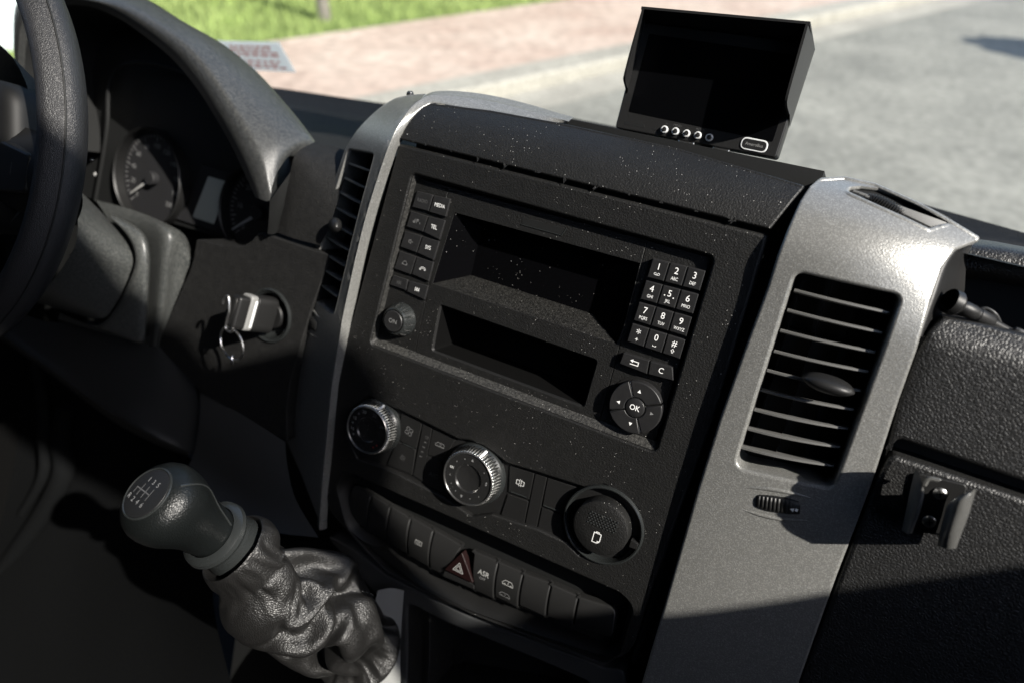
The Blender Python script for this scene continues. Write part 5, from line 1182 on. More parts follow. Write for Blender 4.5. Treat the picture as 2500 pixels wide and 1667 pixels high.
# gaiter: a leather sleeve draped between collar and console (44 rings of 64 points, u v w in thousandths of the box GLO..GHI, console millimetres)
GN_, GA_ = 44, 64; GLO, GHI = (-169.448, -394.731, -10.76), (-48.184, -195.09, 171.982)
GRINGS = [
 [385,871,852,385,879,843,384,887,835,381,894,826,377,901,818,371,908,809,363,915,801,354,921,793,343,926,785,331,931,778,317,935,771,303,939,765,287,941,759,271,943,754,254,945,750,237,945,747,219,945,744,201,944,742,183,942,741,166,939,741,149,936,741,132,932,743,116,927,745,101,921,748,86,916,752,73,909,756,61,902,761,51,895,767,42,888,774,34,880,781,28,872,788,24,864,796,22,856,804,21,848,813,22,840,821,25,832,830,30,825,838,36,818,847,44,812,855,53,806,863,64,800,871,76,795,878,89,791,885,104,788,891,119,785,897,136,783,901,152,782,906,170,781,909,188,782,912,205,783,914,223,785,915,241,787,915,258,791,915,275,795,913,291,800,911,306,805,908,320,811,904,333,817,900,345,824,894,356,831,888,365,839,882,372,847,875,378,855,868,382,863,860],
 [395,881,866,396,889,857,395,897,848,392,905,839,387,912,830,380,919,821,372,926,812,363,932,803,351,938,795,339,943,787,325,947,780,310,950,773,294,953,767,276,955,761,259,956,757,241,956,753,222,956,750,204,954,747,185,952,746,166,949,746,148,945,746,131,941,747,114,936,750,98,930,753,83,924,757,69,917,761,57,910,767,46,902,773,37,894,780,29,886,787,23,878,795,18,869,803,16,861,812,15,853,821,16,845,830,19,837,839,24,829,848,30,822,857,38,815,866,48,809,874,59,804,883,72,799,891,86,795,898,101,791,905,117,788,911,134,787,916,152,785,921,170,785,925,188,786,928,207,787,930,226,789,931,244,792,932,262,796,931,280,800,930,297,806,928,312,811,925,327,818,921,341,824,916,354,832,911,364,839,905,374,847,898,382,855,890,388,864,883,392,872,874],
 [409,895,886,409,903,876,408,912,867,405,920,857,400,928,847,393,935,837,385,942,827,375,948,818,363,954,809,349,959,800,335,963,792,319,967,785,302,969,778,284,971,772,265,972,766,246,972,762,226,971,758,207,969,756,187,967,754,167,963,753,148,959,753,130,954,755,112,948,757,95,942,760,79,935,764,65,928,769,51,920,774,40,912,781,30,903,788,21,895,796,15,886,804,10,877,813,7,868,823,6,859,832,7,851,842,11,843,852,15,835,862,22,827,872,31,821,881,41,814,891,53,809,900,66,804,908,81,800,917,97,796,924,114,794,931,132,792,937,151,791,942,170,791,947,189,792,950,209,794,953,229,796,955,248,800,955,268,804,955,286,809,954,304,814,952,321,821,949,337,827,945,351,835,940,364,843,934,376,851,928,386,859,920,394,868,913,401,877,904,406,886,895],
 [422,912,910,423,921,899,422,930,888,418,939,877,414,947,866,406,954,855,398,961,844,387,967,834,375,972,824,361,977,814,345,981,804,329,984,796,311,986,788,292,987,781,273,987,774,252,987,769,232,985,764,211,983,761,190,979,758,170,975,757,150,970,757,130,964,758,112,958,759,94,950,762,77,943,766,62,935,771,48,926,777,36,917,784,25,908,792,16,899,800,9,889,809,4,880,819,1,870,829,0,861,839,1,853,850,4,844,861,9,836,872,16,829,883,25,822,894,36,816,904,48,810,915,62,806,925,77,802,934,94,799,943,112,797,951,131,796,958,150,795,964,170,796,970,191,798,974,211,800,977,232,804,980,253,808,981,273,813,982,292,819,981,311,825,979,329,832,976,345,840,972,361,848,967,375,857,961,387,866,954,398,875,947,406,884,938,414,894,929,418,903,920],
 [417,935,934,419,945,923,419,953,911,419,961,899,414,969,885,406,975,873,396,982,862,387,987,849,376,991,837,364,994,824,348,997,813,331,999,803,313,999,794,295,997,784,277,995,774,258,992,767,238,989,759,217,985,752,196,979,748,178,972,748,158,965,748,139,958,748,122,951,749,104,943,751,88,933,754,74,923,759,60,914,765,48,905,772,38,896,780,28,886,789,21,876,798,17,866,807,16,857,818,14,848,829,15,838,841,17,830,853,20,823,865,26,816,878,34,810,891,44,806,903,56,801,915,71,796,926,85,793,936,101,791,946,117,789,955,134,789,965,153,789,973,171,791,980,192,795,986,213,800,990,233,806,994,251,812,997,271,819,999,291,825,999,310,833,998,325,843,997,341,852,995,357,862,991,369,873,986,381,884,981,393,894,974,402,904,965,409,915,956,414,925,946],
 [436,917,925,439,928,913,443,937,901,444,946,889,440,955,875,427,963,864,413,972,855,403,979,844,394,986,831,382,991,817,365,994,805,346,998,795,326,998,789,306,999,779,288,998,765,266,994,757,243,989,749,218,985,743,194,978,744,177,973,749,157,966,752,138,961,755,119,957,756,100,951,758,84,942,761,70,933,766,59,924,774,47,918,782,36,910,790,26,901,799,18,891,806,14,879,814,15,871,825,15,861,837,18,850,847,20,838,856,20,828,867,24,819,878,30,811,890,41,805,901,53,797,910,69,792,920,85,787,928,101,781,938,116,776,946,132,772,955,153,769,962,174,768,968,197,769,973,221,774,978,243,781,978,261,786,982,283,791,984,304,797,982,326,804,980,342,813,980,361,823,978,378,833,975,386,848,970,398,859,967,412,871,961,422,882,953,432,894,944,438,906,935],
 [447,897,908,448,908,896,462,916,888,465,926,873,459,935,859,438,944,851,422,956,843,415,962,832,407,971,820,399,978,805,387,982,786,372,988,772,355,986,763,331,988,751,307,987,738,278,981,727,249,973,721,220,965,725,199,958,741,184,958,749,166,957,751,148,954,756,130,951,760,109,947,759,93,939,761,78,932,766,71,924,775,64,921,784,54,914,794,41,905,804,30,895,810,24,884,816,27,876,825,29,868,839,36,856,848,36,842,853,33,830,861,38,822,871,42,812,881,55,804,889,70,796,895,77,788,901,89,778,909,101,769,918,111,761,925,123,753,934,148,747,942,172,742,947,197,739,956,226,742,960,248,751,958,272,756,961,297,760,964,317,770,959,341,775,959,356,787,955,375,797,954,396,805,953,403,819,948,415,831,947,427,846,946,433,862,937,441,874,928,457,884,919],
 [477,875,878,477,883,866,486,892,864,488,903,854,482,914,840,460,921,836,440,931,830,444,942,815,437,949,800,427,960,787,416,964,767,404,967,746,379,963,730,349,959,717,319,952,704,283,947,701,249,942,711,222,935,729,208,933,748,197,940,756,189,947,756,173,950,759,155,948,764,132,943,763,111,936,765,92,930,767,79,922,773,77,920,783,74,917,796,60,909,807,52,899,817,41,888,818,41,874,821,42,865,831,45,856,839,46,844,841,42,835,849,53,832,861,59,823,870,72,811,877,90,806,880,96,795,879,100,779,882,91,760,891,89,744,901,111,737,905,138,730,915,157,719,921,183,710,931,218,712,933,248,718,935,275,723,944,307,730,942,329,742,935,356,745,936,368,759,932,388,770,933,404,782,927,410,797,922,430,806,923,448,819,922,451,839,917,451,856,906,477,862,891],
 [513,817,823,508,831,812,509,841,800,524,851,791,513,861,777,502,868,762,493,872,751,480,880,741,458,886,742,444,892,736,433,901,729,419,914,720,386,920,713,351,917,704,313,912,704,275,904,714,258,890,715,250,880,718,246,877,713,237,880,706,239,883,698,228,881,691,208,875,689,183,870,694,162,864,699,137,863,700,114,859,701,101,851,706,101,844,708,93,832,717,86,822,723,70,816,731,69,811,746,67,807,758,65,799,765,72,793,772,63,785,781,78,779,787,96,773,793,107,765,805,123,768,808,128,771,814,120,769,825,99,759,842,76,742,864,85,724,876,113,713,890,148,707,894,178,700,899,205,690,903,235,684,912,258,686,927,293,696,924,323,707,921,356,715,917,378,729,913,403,739,912,418,753,897,427,764,881,452,764,882,466,774,870,481,781,857,497,788,849,512,803,837],
 [518,819,833,522,834,809,514,849,787,521,863,773,497,871,767,492,889,760,490,902,748,460,899,746,442,887,757,413,874,766,388,868,764,377,877,755,351,879,748,323,881,741,310,885,736,292,882,731,294,882,724,290,883,717,273,883,711,251,881,712,248,885,704,238,884,695,218,878,689,199,870,690,186,859,697,162,856,700,133,856,697,108,853,696,105,842,700,112,829,709,102,817,716,94,807,728,90,804,741,70,803,746,66,797,755,82,792,764,67,784,773,71,780,783,96,776,787,118,768,796,145,769,803,160,779,804,151,783,811,133,778,826,101,761,845,101,735,850,114,712,862,138,694,870,170,686,871,178,670,887,200,658,906,237,652,920,278,663,917,310,672,925,353,683,923,381,695,910,408,707,898,432,727,889,446,750,877,466,755,878,476,773,869,486,788,862,508,791,872,519,807,857],
 [557,807,792,550,826,767,528,841,746,504,857,737,460,857,733,444,868,737,443,880,714,395,877,719,374,868,743,350,862,766,331,853,766,324,851,756,321,857,747,310,864,740,320,873,736,323,881,731,335,889,723,320,892,716,294,891,712,266,885,715,249,886,709,234,885,704,214,881,699,196,874,695,180,863,695,170,853,697,154,848,698,138,848,691,135,837,697,135,821,704,129,809,714,135,803,730,135,797,745,113,796,750,96,787,758,100,779,769,81,770,775,72,772,784,93,773,791,119,768,799,154,764,809,177,769,810,172,776,813,161,776,823,136,765,844,135,748,847,142,726,845,147,700,846,164,680,849,182,662,865,199,645,886,218,632,910,256,637,905,291,638,918,334,650,923,362,665,906,401,672,901,440,686,896,472,710,879,489,728,862,510,744,855,511,757,838,534,767,837,550,789,821],
 [579,791,771,560,810,744,536,828,721,494,840,717,450,847,715,414,853,721,398,865,696,354,874,699,316,872,722,285,875,750,276,858,746,273,850,740,288,854,734,306,864,731,331,876,729,349,885,728,363,890,728,350,896,723,325,902,712,289,903,704,260,902,701,240,896,700,219,888,700,198,878,700,171,870,697,165,865,687,167,856,685,166,847,684,168,832,703,170,820,712,173,808,718,174,799,734,180,798,749,171,793,761,156,780,772,142,768,783,115,761,788,91,763,794,100,765,805,130,763,816,164,763,821,194,763,823,198,769,823,184,777,823,159,774,837,147,760,830,138,733,822,122,702,827,118,674,841,143,651,856,169,636,869,180,623,891,222,616,896,271,614,905,317,617,915,359,628,910,403,637,910,448,653,901,494,673,885,511,697,863,536,715,852,532,730,829,559,750,818,574,771,797],
 [598,771,762,579,790,738,561,810,714,509,812,717,460,820,719,422,835,714,383,848,701,340,859,699,293,861,711,268,865,740,261,857,753,259,842,751,280,840,747,314,847,743,344,863,738,362,874,735,365,878,738,361,888,734,340,897,723,304,901,713,277,905,705,255,907,699,233,895,705,213,883,707,186,877,704,175,876,689,179,874,681,190,864,676,203,849,685,220,837,700,239,825,715,242,807,735,249,800,752,242,787,770,224,775,787,197,761,803,167,752,812,137,752,815,129,755,823,143,757,833,167,759,839,196,758,843,214,754,850,202,759,850,184,761,860,181,744,843,187,717,826,170,694,816,144,671,817,133,639,830,143,616,850,170,597,873,207,584,893,256,590,901,307,588,910,359,594,911,409,605,908,465,620,894,513,640,881,539,665,864,569,685,848,573,707,825,587,729,811,593,750,787],
 [604,742,752,582,764,735,584,784,716,540,791,711,486,793,711,458,822,691,408,839,681,362,842,692,325,842,715,313,850,743,298,856,769,289,841,763,299,836,759,320,835,758,350,841,757,371,849,754,365,857,751,354,866,747,352,875,742,339,886,732,319,895,723,297,901,717,282,895,720,252,890,717,222,886,714,200,889,702,195,890,694,205,882,682,225,872,676,250,862,684,278,854,701,311,832,726,353,815,755,358,795,780,334,779,801,289,759,817,241,749,828,192,744,829,176,746,834,168,749,842,171,738,869,183,738,880,215,742,883,243,751,877,244,737,868,219,715,859,222,691,849,215,670,839,195,649,833,185,621,831,169,594,837,168,570,856,202,551,882,257,555,894,311,559,903,365,566,907,419,577,904,475,591,890,522,611,875,550,635,858,587,656,846,602,683,822,597,703,797,597,725,771],
 [610,708,754,591,733,733,599,756,712,578,777,696,528,777,695,491,798,679,442,809,677,410,808,701,386,813,724,368,825,746,349,832,774,324,839,788,326,836,778,327,831,773,342,827,775,368,829,776,383,837,773,375,844,769,386,853,762,378,864,753,362,874,748,346,880,745,341,890,739,305,901,723,264,908,708,240,914,696,223,907,695,218,896,692,238,885,690,267,878,687,282,874,687,313,858,703,374,835,740,403,819,766,402,803,788,375,779,812,325,761,833,240,745,838,200,736,843,201,742,850,212,734,880,207,726,901,220,713,891,258,709,881,285,703,875,276,689,870,257,666,869,251,643,870,244,620,862,258,599,850,248,575,848,218,553,855,214,529,869,259,520,884,315,527,891,372,536,893,432,547,887,480,565,875,525,586,860,563,607,846,594,629,834,612,656,817,630,679,797,623,697,773],
 [652,687,760,632,707,736,613,723,715,604,745,693,564,759,679,514,774,675,472,776,692,438,774,714,406,783,731,385,794,751,367,800,778,355,810,800,353,826,810,326,819,802,322,811,799,346,812,798,369,819,796,377,824,795,399,835,787,401,845,775,385,852,768,371,858,763,373,869,758,372,891,740,338,911,717,296,923,694,266,920,685,253,904,695,297,898,702,340,906,699,348,907,696,356,892,701,380,862,722,416,842,749,440,822,777,431,797,805,396,771,831,322,749,841,266,737,845,250,738,852,267,739,874,268,734,897,279,712,897,305,680,894,321,663,889,331,651,875,319,635,867,331,614,881,325,596,880,339,585,861,324,567,855,289,548,853,259,529,850,279,511,858,332,504,869,394,508,877,451,519,873,498,537,858,541,560,845,577,584,839,582,610,819,610,635,805,647,651,798,636,667,777],
 [666,661,759,642,678,734,641,703,717,609,713,703,579,727,687,550,745,698,517,753,717,478,749,731,432,758,739,425,770,754,409,784,773,390,790,796,364,801,819,324,798,826,322,791,820,350,795,819,372,802,822,369,815,811,379,830,798,393,838,787,398,848,777,398,859,764,387,865,759,395,882,745,380,902,725,327,915,696,294,914,684,286,897,699,345,888,713,390,892,720,397,904,716,408,902,717,419,882,730,440,864,747,466,843,780,465,814,814,450,788,840,410,765,855,354,752,859,303,747,858,321,748,874,339,749,891,356,725,880,371,695,877,382,669,881,400,646,879,410,629,870,420,607,875,404,586,876,397,568,864,383,549,849,350,543,834,320,523,829,308,495,830,331,477,846,390,482,860,447,495,852,501,512,843,550,536,835,580,562,822,566,586,804,602,606,797,647,618,804,653,638,780],
 [679,637,753,656,659,728,659,685,704,610,694,694,562,698,691,541,720,699,518,734,708,501,722,729,462,729,737,433,738,755,392,755,770,357,768,787,327,786,811,296,798,826,292,794,812,323,802,803,374,804,815,397,814,818,409,828,812,420,841,794,420,854,772,402,867,751,375,877,735,382,881,731,391,883,728,337,887,704,305,884,694,315,883,700,367,868,726,411,855,749,430,870,749,428,875,754,425,866,771,449,868,773,476,858,790,478,835,814,468,813,836,442,794,853,397,782,863,340,770,866,355,767,874,396,744,864,420,724,858,431,700,862,447,684,867,479,665,862,501,645,851,497,619,845,474,594,843,454,575,835,444,552,831,416,546,817,386,522,819,358,494,817,355,467,820,394,458,836,440,474,826,481,498,816,524,525,807,555,551,790,554,571,773,603,583,773,658,596,791,688,617,778],
 [725,630,742,708,654,725,680,664,701,625,674,683,572,691,669,558,718,668,533,734,677,496,716,696,460,716,713,423,725,736,379,743,752,352,764,758,331,789,768,305,818,793,290,821,794,299,817,785,339,816,785,392,820,795,421,823,804,425,835,786,402,856,758,358,872,732,305,879,712,307,874,710,340,864,723,319,863,715,322,855,718,353,851,732,396,833,763,433,825,783,450,841,790,445,846,799,435,827,786,445,832,767,481,823,763,508,805,785,500,785,814,462,771,831,410,757,835,348,747,845,323,739,856,356,716,852,387,698,844,418,687,845,468,692,841,522,684,828,547,668,818,546,649,808,528,625,807,513,604,796,490,576,800,464,555,793,424,533,783,398,506,781,398,474,787,426,445,808,468,453,819,501,478,806,518,508,790,541,535,770,558,556,744,612,577,739,662,595,752,709,608,756],
 [741,632,714,748,654,704,724,677,686,672,693,664,631,713,649,618,736,642,574,748,644,515,740,654,473,735,673,434,736,697,393,744,714,372,766,719,352,791,723,330,814,742,302,836,764,283,838,776,285,823,772,321,812,785,365,804,801,372,819,782,337,850,743,308,868,720,264,867,710,250,859,707,263,845,721,279,834,732,316,819,756,354,810,775,391,802,798,420,800,818,433,810,832,443,800,819,451,783,797,463,785,772,493,776,756,524,761,768,518,741,798,470,729,814,404,715,820,338,709,825,285,700,837,301,677,839,332,663,835,370,657,845,436,656,838,488,656,816,514,667,787,540,670,763,558,652,765,564,626,762,541,602,761,505,581,756,478,554,748,459,517,744,449,485,749,468,454,764,512,451,796,555,464,809,583,495,804,608,523,778,597,537,743,636,558,735,671,586,735,704,610,725],
 [715,630,681,744,650,667,750,677,657,716,696,641,686,720,629,647,737,617,587,741,612,529,729,629,483,719,649,441,726,660,411,749,664,394,775,668,378,798,674,354,817,692,318,826,705,279,836,738,255,841,777,263,816,784,288,799,797,295,804,782,281,826,754,268,851,728,247,859,720,224,853,718,202,836,727,207,819,739,241,806,760,276,795,781,320,788,801,364,781,820,398,780,838,383,787,846,380,777,831,411,758,799,449,743,783,474,719,781,482,696,798,447,678,814,381,664,816,325,666,808,262,658,806,248,640,819,283,620,828,331,615,841,395,607,835,448,612,812,479,633,777,502,652,739,530,656,721,558,640,719,582,619,720,560,595,716,536,568,711,519,533,711,497,501,712,508,474,730,545,465,762,594,460,787,637,480,799,667,509,781,643,522,743,653,543,716,674,575,704,698,606,695],
 [683,626,652,709,656,644,749,679,630,757,701,613,716,718,607,659,720,604,609,720,597,555,708,616,491,708,624,447,727,620,422,755,616,421,785,625,416,813,633,375,828,642,326,822,659,298,810,692,281,810,740,264,815,791,262,806,817,244,804,791,235,820,767,227,837,747,217,851,736,194,858,726,175,841,733,174,818,743,200,812,754,216,800,773,242,787,794,263,775,808,303,771,826,292,763,833,303,778,849,336,749,814,376,726,790,398,698,783,409,665,789,416,637,800,369,620,803,313,618,793,252,611,777,211,600,784,238,573,809,294,569,818,353,567,804,405,576,778,450,592,751,484,615,720,512,637,686,547,645,664,592,634,661,608,610,673,595,576,680,581,542,684,558,515,686,561,488,703,585,466,722,632,462,751,674,470,778,706,500,766,701,524,733,684,534,694,671,561,675,678,594,664],
 [694,624,634,685,657,620,717,686,601,759,707,584,733,725,575,679,727,578,627,708,585,572,700,591,505,711,588,461,730,584,442,757,583,453,793,591,432,819,593,373,822,598,339,805,625,324,788,659,315,779,700,305,772,741,298,760,779,251,785,802,233,816,777,222,844,753,215,858,722,188,860,689,152,860,729,156,837,754,185,829,762,196,814,781,208,798,799,193,788,800,225,779,820,236,768,839,268,755,836,305,712,782,348,692,751,399,679,739,412,651,741,422,624,745,388,599,750,329,582,748,265,570,744,209,553,746,217,523,775,270,513,790,328,523,777,370,539,752,425,552,727,472,574,702,513,597,673,540,616,643,570,626,616,609,616,617,605,584,632,597,553,646,608,525,661,614,499,673,630,472,696,659,457,730,699,454,756,738,486,750,733,514,724,723,535,684,720,562,666,715,594,656],
 [741,624,631,707,649,607,688,673,581,724,684,567,711,709,551,685,729,545,640,719,554,587,717,554,517,724,549,472,736,544,474,762,549,477,798,546,431,814,546,379,806,562,358,782,598,345,763,632,344,750,669,345,736,704,332,724,736,287,734,747,273,762,718,264,789,681,258,815,650,224,821,623,177,804,646,173,789,686,207,784,703,221,761,727,226,736,749,190,735,754,213,711,771,251,693,779,295,668,770,332,657,745,339,657,710,398,653,695,434,634,693,424,605,693,401,575,701,356,549,711,292,530,715,236,507,712,227,480,742,274,465,766,334,476,764,361,495,736,410,508,711,457,529,689,506,550,666,532,569,633,551,591,597,605,599,578,635,587,592,620,560,607,618,530,623,642,506,639,672,482,668,695,463,704,735,452,724,777,481,726,785,520,715,780,546,685,775,570,655,760,598,645],
 [756,620,609,696,632,590,650,647,573,675,663,558,681,691,538,676,720,520,642,728,515,586,711,525,526,713,520,510,737,507,511,767,512,490,795,504,432,797,509,394,776,535,376,752,570,365,734,607,382,718,651,400,703,685,363,696,699,314,699,696,303,726,669,292,754,635,289,781,603,249,788,582,198,768,600,190,744,631,230,743,648,252,716,674,250,687,697,205,682,691,210,656,711,257,642,722,293,614,728,338,607,710,345,612,667,396,616,649,446,607,649,447,578,656,416,546,663,375,518,678,317,498,683,259,475,680,241,445,710,286,431,742,344,434,756,376,445,726,401,461,689,448,484,669,499,508,655,535,529,630,552,548,586,589,568,554,637,570,560,663,549,581,638,522,593,624,493,611,639,464,640,676,450,674,736,450,687,790,474,693,820,509,689,830,544,671,830,579,649,804,607,631],
 [764,623,574,696,629,560,630,634,548,642,656,531,679,673,526,665,693,504,652,713,488,598,699,491,550,710,486,559,743,476,543,770,472,500,784,465,442,774,478,410,745,512,390,722,547,392,705,584,421,691,622,440,673,651,384,668,660,333,672,657,327,698,625,311,722,592,313,746,559,270,753,546,218,734,560,203,711,588,252,703,604,277,677,632,266,652,654,221,649,644,213,620,660,257,607,673,287,580,688,336,567,679,356,573,641,382,584,614,433,578,614,465,551,623,447,516,632,399,487,643,343,466,646,284,446,647,260,417,674,298,399,711,354,394,737,411,403,724,418,424,685,454,441,652,508,463,638,545,487,620,563,507,580,587,533,548,626,539,536,675,528,554,672,500,571,637,470,586,628,440,607,669,434,636,728,444,648,782,473,648,823,502,647,830,539,634,834,577,613,808,605,599],
 [733,598,554,678,602,540,617,611,520,623,638,499,675,645,506,681,669,492,689,699,483,633,704,466,587,719,449,587,751,441,546,768,429,491,765,427,451,749,451,432,719,490,411,692,522,425,674,558,459,665,590,464,646,618,402,639,623,349,643,615,348,669,584,330,690,552,335,714,521,290,723,508,235,700,518,216,675,545,267,668,565,293,644,591,275,617,609,231,615,594,214,586,610,258,568,622,297,548,639,329,526,645,365,531,616,376,547,579,422,548,575,457,519,588,471,487,606,429,459,613,367,437,608,314,413,611,293,386,641,326,371,680,368,359,710,438,367,711,465,392,683,471,405,646,509,425,621,534,454,595,540,479,556,552,503,525,595,507,523,646,504,541,679,482,551,674,456,568,655,423,585,676,418,612,709,443,619,742,478,612,775,503,606,777,535,602,786,560,588,767,580,583],
 [737,587,534,678,584,519,619,595,495,611,617,473,667,627,484,701,655,476,713,687,465,666,704,445,626,722,422,608,750,411,553,757,399,490,746,401,461,724,429,453,695,466,429,666,494,446,650,531,487,641,561,479,618,588,424,610,589,370,617,574,368,643,545,344,659,515,352,683,487,310,689,465,253,664,475,231,638,499,282,629,520,311,605,547,287,582,563,242,582,542,217,551,559,260,525,575,308,511,586,321,484,601,368,485,584,377,499,545,418,506,532,448,477,548,475,449,570,451,421,587,390,403,579,340,378,579,321,351,606,362,342,643,397,328,675,462,329,687,504,350,673,502,368,642,526,391,604,551,421,572,558,447,537,565,475,502,601,501,485,642,501,499,661,475,519,689,451,539,706,427,560,726,424,598,748,438,621,749,467,604,763,497,579,774,530,571,774,558,560,772,580,556],
 [767,603,515,712,595,496,661,591,475,634,597,456,663,621,453,681,650,447,701,682,439,694,708,422,662,730,393,617,741,375,557,737,368,499,719,373,480,692,402,477,666,437,452,640,463,466,625,497,509,612,527,493,589,554,438,581,550,388,589,537,387,615,504,353,627,474,367,649,452,328,656,427,273,632,432,251,605,454,290,594,480,326,572,506,302,547,522,254,547,496,223,515,509,255,491,532,307,480,541,313,450,556,361,447,552,371,462,518,412,471,495,448,445,510,478,416,534,472,387,558,411,369,550,359,348,548,342,323,574,394,318,609,426,299,641,480,296,663,532,316,658,547,341,632,571,367,595,591,394,562,589,419,525,597,449,495,617,479,463,662,494,461,688,481,485,721,460,504,750,453,535,776,458,578,806,459,612,811,480,616,817,512,587,814,534,562,812,562,547,799,585,529],
 [807,600,487,757,595,464,718,600,448,679,588,434,658,597,416,663,629,407,662,662,400,670,683,378,669,708,350,621,711,338,556,706,334,504,688,347,498,665,376,499,641,410,473,614,434,489,596,466,528,585,497,510,560,517,452,555,514,405,563,499,409,588,467,370,594,444,379,617,420,338,625,393,286,603,397,266,576,417,299,562,444,337,540,468,313,513,482,269,515,459,233,487,470,255,465,496,305,456,506,307,422,519,353,413,524,372,430,493,405,440,464,445,420,481,472,392,506,482,359,533,430,339,536,382,330,530,373,304,555,424,300,581,446,272,608,489,269,634,537,290,634,544,315,606,555,339,572,580,364,540,591,391,504,603,422,476,616,446,442,664,465,437,717,470,453,766,473,470,795,483,510,816,486,552,845,485,591,875,496,612,885,528,599,872,552,568,879,579,538,851,591,507],
 [837,568,475,829,592,451,805,613,429,760,606,407,724,597,393,725,625,381,694,642,368,669,646,343,655,666,317,613,676,304,558,672,298,514,651,318,520,631,350,521,608,380,491,583,401,509,565,431,544,556,462,524,532,481,469,530,474,421,538,456,420,563,430,381,565,415,387,586,388,350,597,361,300,577,366,279,548,385,304,533,413,343,517,435,320,490,451,275,490,433,235,463,443,256,439,467,308,437,472,305,406,487,345,387,503,376,402,476,399,415,442,437,403,457,456,374,483,478,343,508,441,317,521,392,310,513,387,282,534,432,285,554,454,259,582,489,246,614,539,264,613,554,290,584,544,313,551,545,339,514,542,364,481,561,388,452,602,401,440,661,416,455,719,421,480,772,426,488,809,435,510,823,439,547,841,444,578,889,464,581,915,493,573,909,515,548,912,538,520,868,548,496],
 [908,552,452,887,570,420,863,594,389,827,604,368,793,585,372,755,592,362,706,600,347,685,610,323,645,616,314,609,629,293,568,630,270,532,611,284,544,601,320,540,578,351,510,554,367,527,535,396,555,525,430,533,502,446,484,505,432,438,512,414,432,533,389,389,534,381,391,557,357,359,570,330,314,551,334,292,525,356,305,506,385,347,489,405,325,466,421,282,468,406,244,439,416,259,415,439,314,416,441,305,388,459,332,367,481,371,379,464,388,392,428,431,384,435,444,354,459,470,328,485,454,300,505,408,293,495,404,262,516,446,266,534,478,253,564,494,225,591,542,238,592,569,265,564,563,290,531,550,316,497,531,334,467,552,355,448,597,360,466,646,369,487,708,374,515,764,381,531,822,392,542,858,407,547,882,401,571,923,420,571,947,451,549,947,477,515,938,499,484,915,523,465],
 [942,516,404,927,536,373,895,560,353,846,571,338,802,553,338,757,541,349,712,543,344,683,555,318,647,569,303,629,590,272,590,592,244,551,574,255,567,568,292,559,545,326,523,527,335,539,509,363,564,497,397,540,472,408,496,483,390,452,490,373,441,511,350,398,504,351,394,524,327,372,538,298,324,520,301,305,494,324,312,475,353,353,464,373,332,444,393,287,440,374,253,413,383,265,388,407,315,393,410,310,369,432,329,344,455,370,353,444,379,366,409,424,358,413,431,331,437,457,310,462,455,282,481,407,272,473,405,247,495,452,247,517,497,241,536,506,207,563,554,213,573,590,238,552,587,260,520,564,282,489,556,298,457,592,321,444,633,323,472,660,320,503,708,325,528,765,333,544,813,348,543,847,371,524,893,373,528,943,386,530,963,412,508,956,437,481,936,459,453,932,486,426],
 [974,480,365,941,495,339,891,501,335,844,507,338,800,495,330,750,486,332,700,491,334,666,505,312,655,524,277,646,548,243,606,558,220,572,538,232,589,529,266,578,513,298,537,501,301,550,480,327,572,465,359,541,443,367,507,462,355,467,469,333,446,489,312,411,475,321,395,491,296,379,507,266,331,493,270,316,468,295,314,447,322,355,441,343,337,419,361,287,415,343,253,394,355,267,367,378,313,372,384,311,347,407,318,321,428,362,324,420,373,341,391,416,337,395,417,314,415,440,294,440,460,272,457,416,258,457,414,233,479,450,220,506,504,229,508,520,200,536,563,194,558,606,213,541,600,233,509,578,252,478,559,265,447,596,285,440,645,285,469,677,279,499,715,277,526,766,287,534,784,309,517,822,323,505,878,331,501,921,352,483,950,377,458,969,405,441,979,430,420,986,454,392],
 [988,435,338,936,440,335,881,436,336,842,448,327,804,444,332,754,434,332,713,444,315,685,462,293,681,484,260,669,507,224,629,518,199,592,499,212,611,493,243,601,476,270,556,470,266,558,452,289,578,437,320,540,420,326,509,438,312,482,451,289,453,466,274,422,448,289,396,460,274,388,480,247,340,468,243,328,445,266,317,421,292,357,419,314,340,397,333,292,391,316,256,369,327,270,346,348,304,346,359,316,327,381,312,300,401,355,299,401,370,316,373,409,314,375,404,291,397,414,270,423,447,257,435,413,237,443,437,221,462,457,200,483,509,210,482,540,193,509,568,172,534,622,187,522,633,208,496,605,221,467,576,232,439,614,253,427,666,251,451,709,252,472,732,240,502,772,251,509,781,278,484,791,297,468,831,304,460,862,330,439,883,359,411,916,382,393,960,396,379,999,412,363],
 [986,383,315,931,387,321,879,381,330,840,397,312,819,412,300,782,408,296,745,416,283,705,423,266,702,442,236,689,468,204,652,480,179,609,463,189,634,458,219,625,443,244,581,443,234,571,428,256,585,414,286,544,402,294,512,422,276,495,442,251,455,445,242,431,425,260,398,434,249,392,453,221,349,444,218,336,422,243,320,399,268,358,397,286,335,374,304,290,371,292,258,351,303,284,341,324,285,322,341,308,313,361,302,286,378,346,278,383,363,296,359,404,297,359,398,275,382,393,250,405,434,242,411,416,218,423,451,211,441,466,188,460,511,180,471,558,177,482,575,156,500,626,162,499,656,185,479,648,202,451,612,206,422,633,228,403,684,232,418,728,232,438,751,218,468,798,229,473,809,252,449,784,272,428,784,288,408,817,309,387,845,329,367,885,345,358,940,346,358,988,360,339],
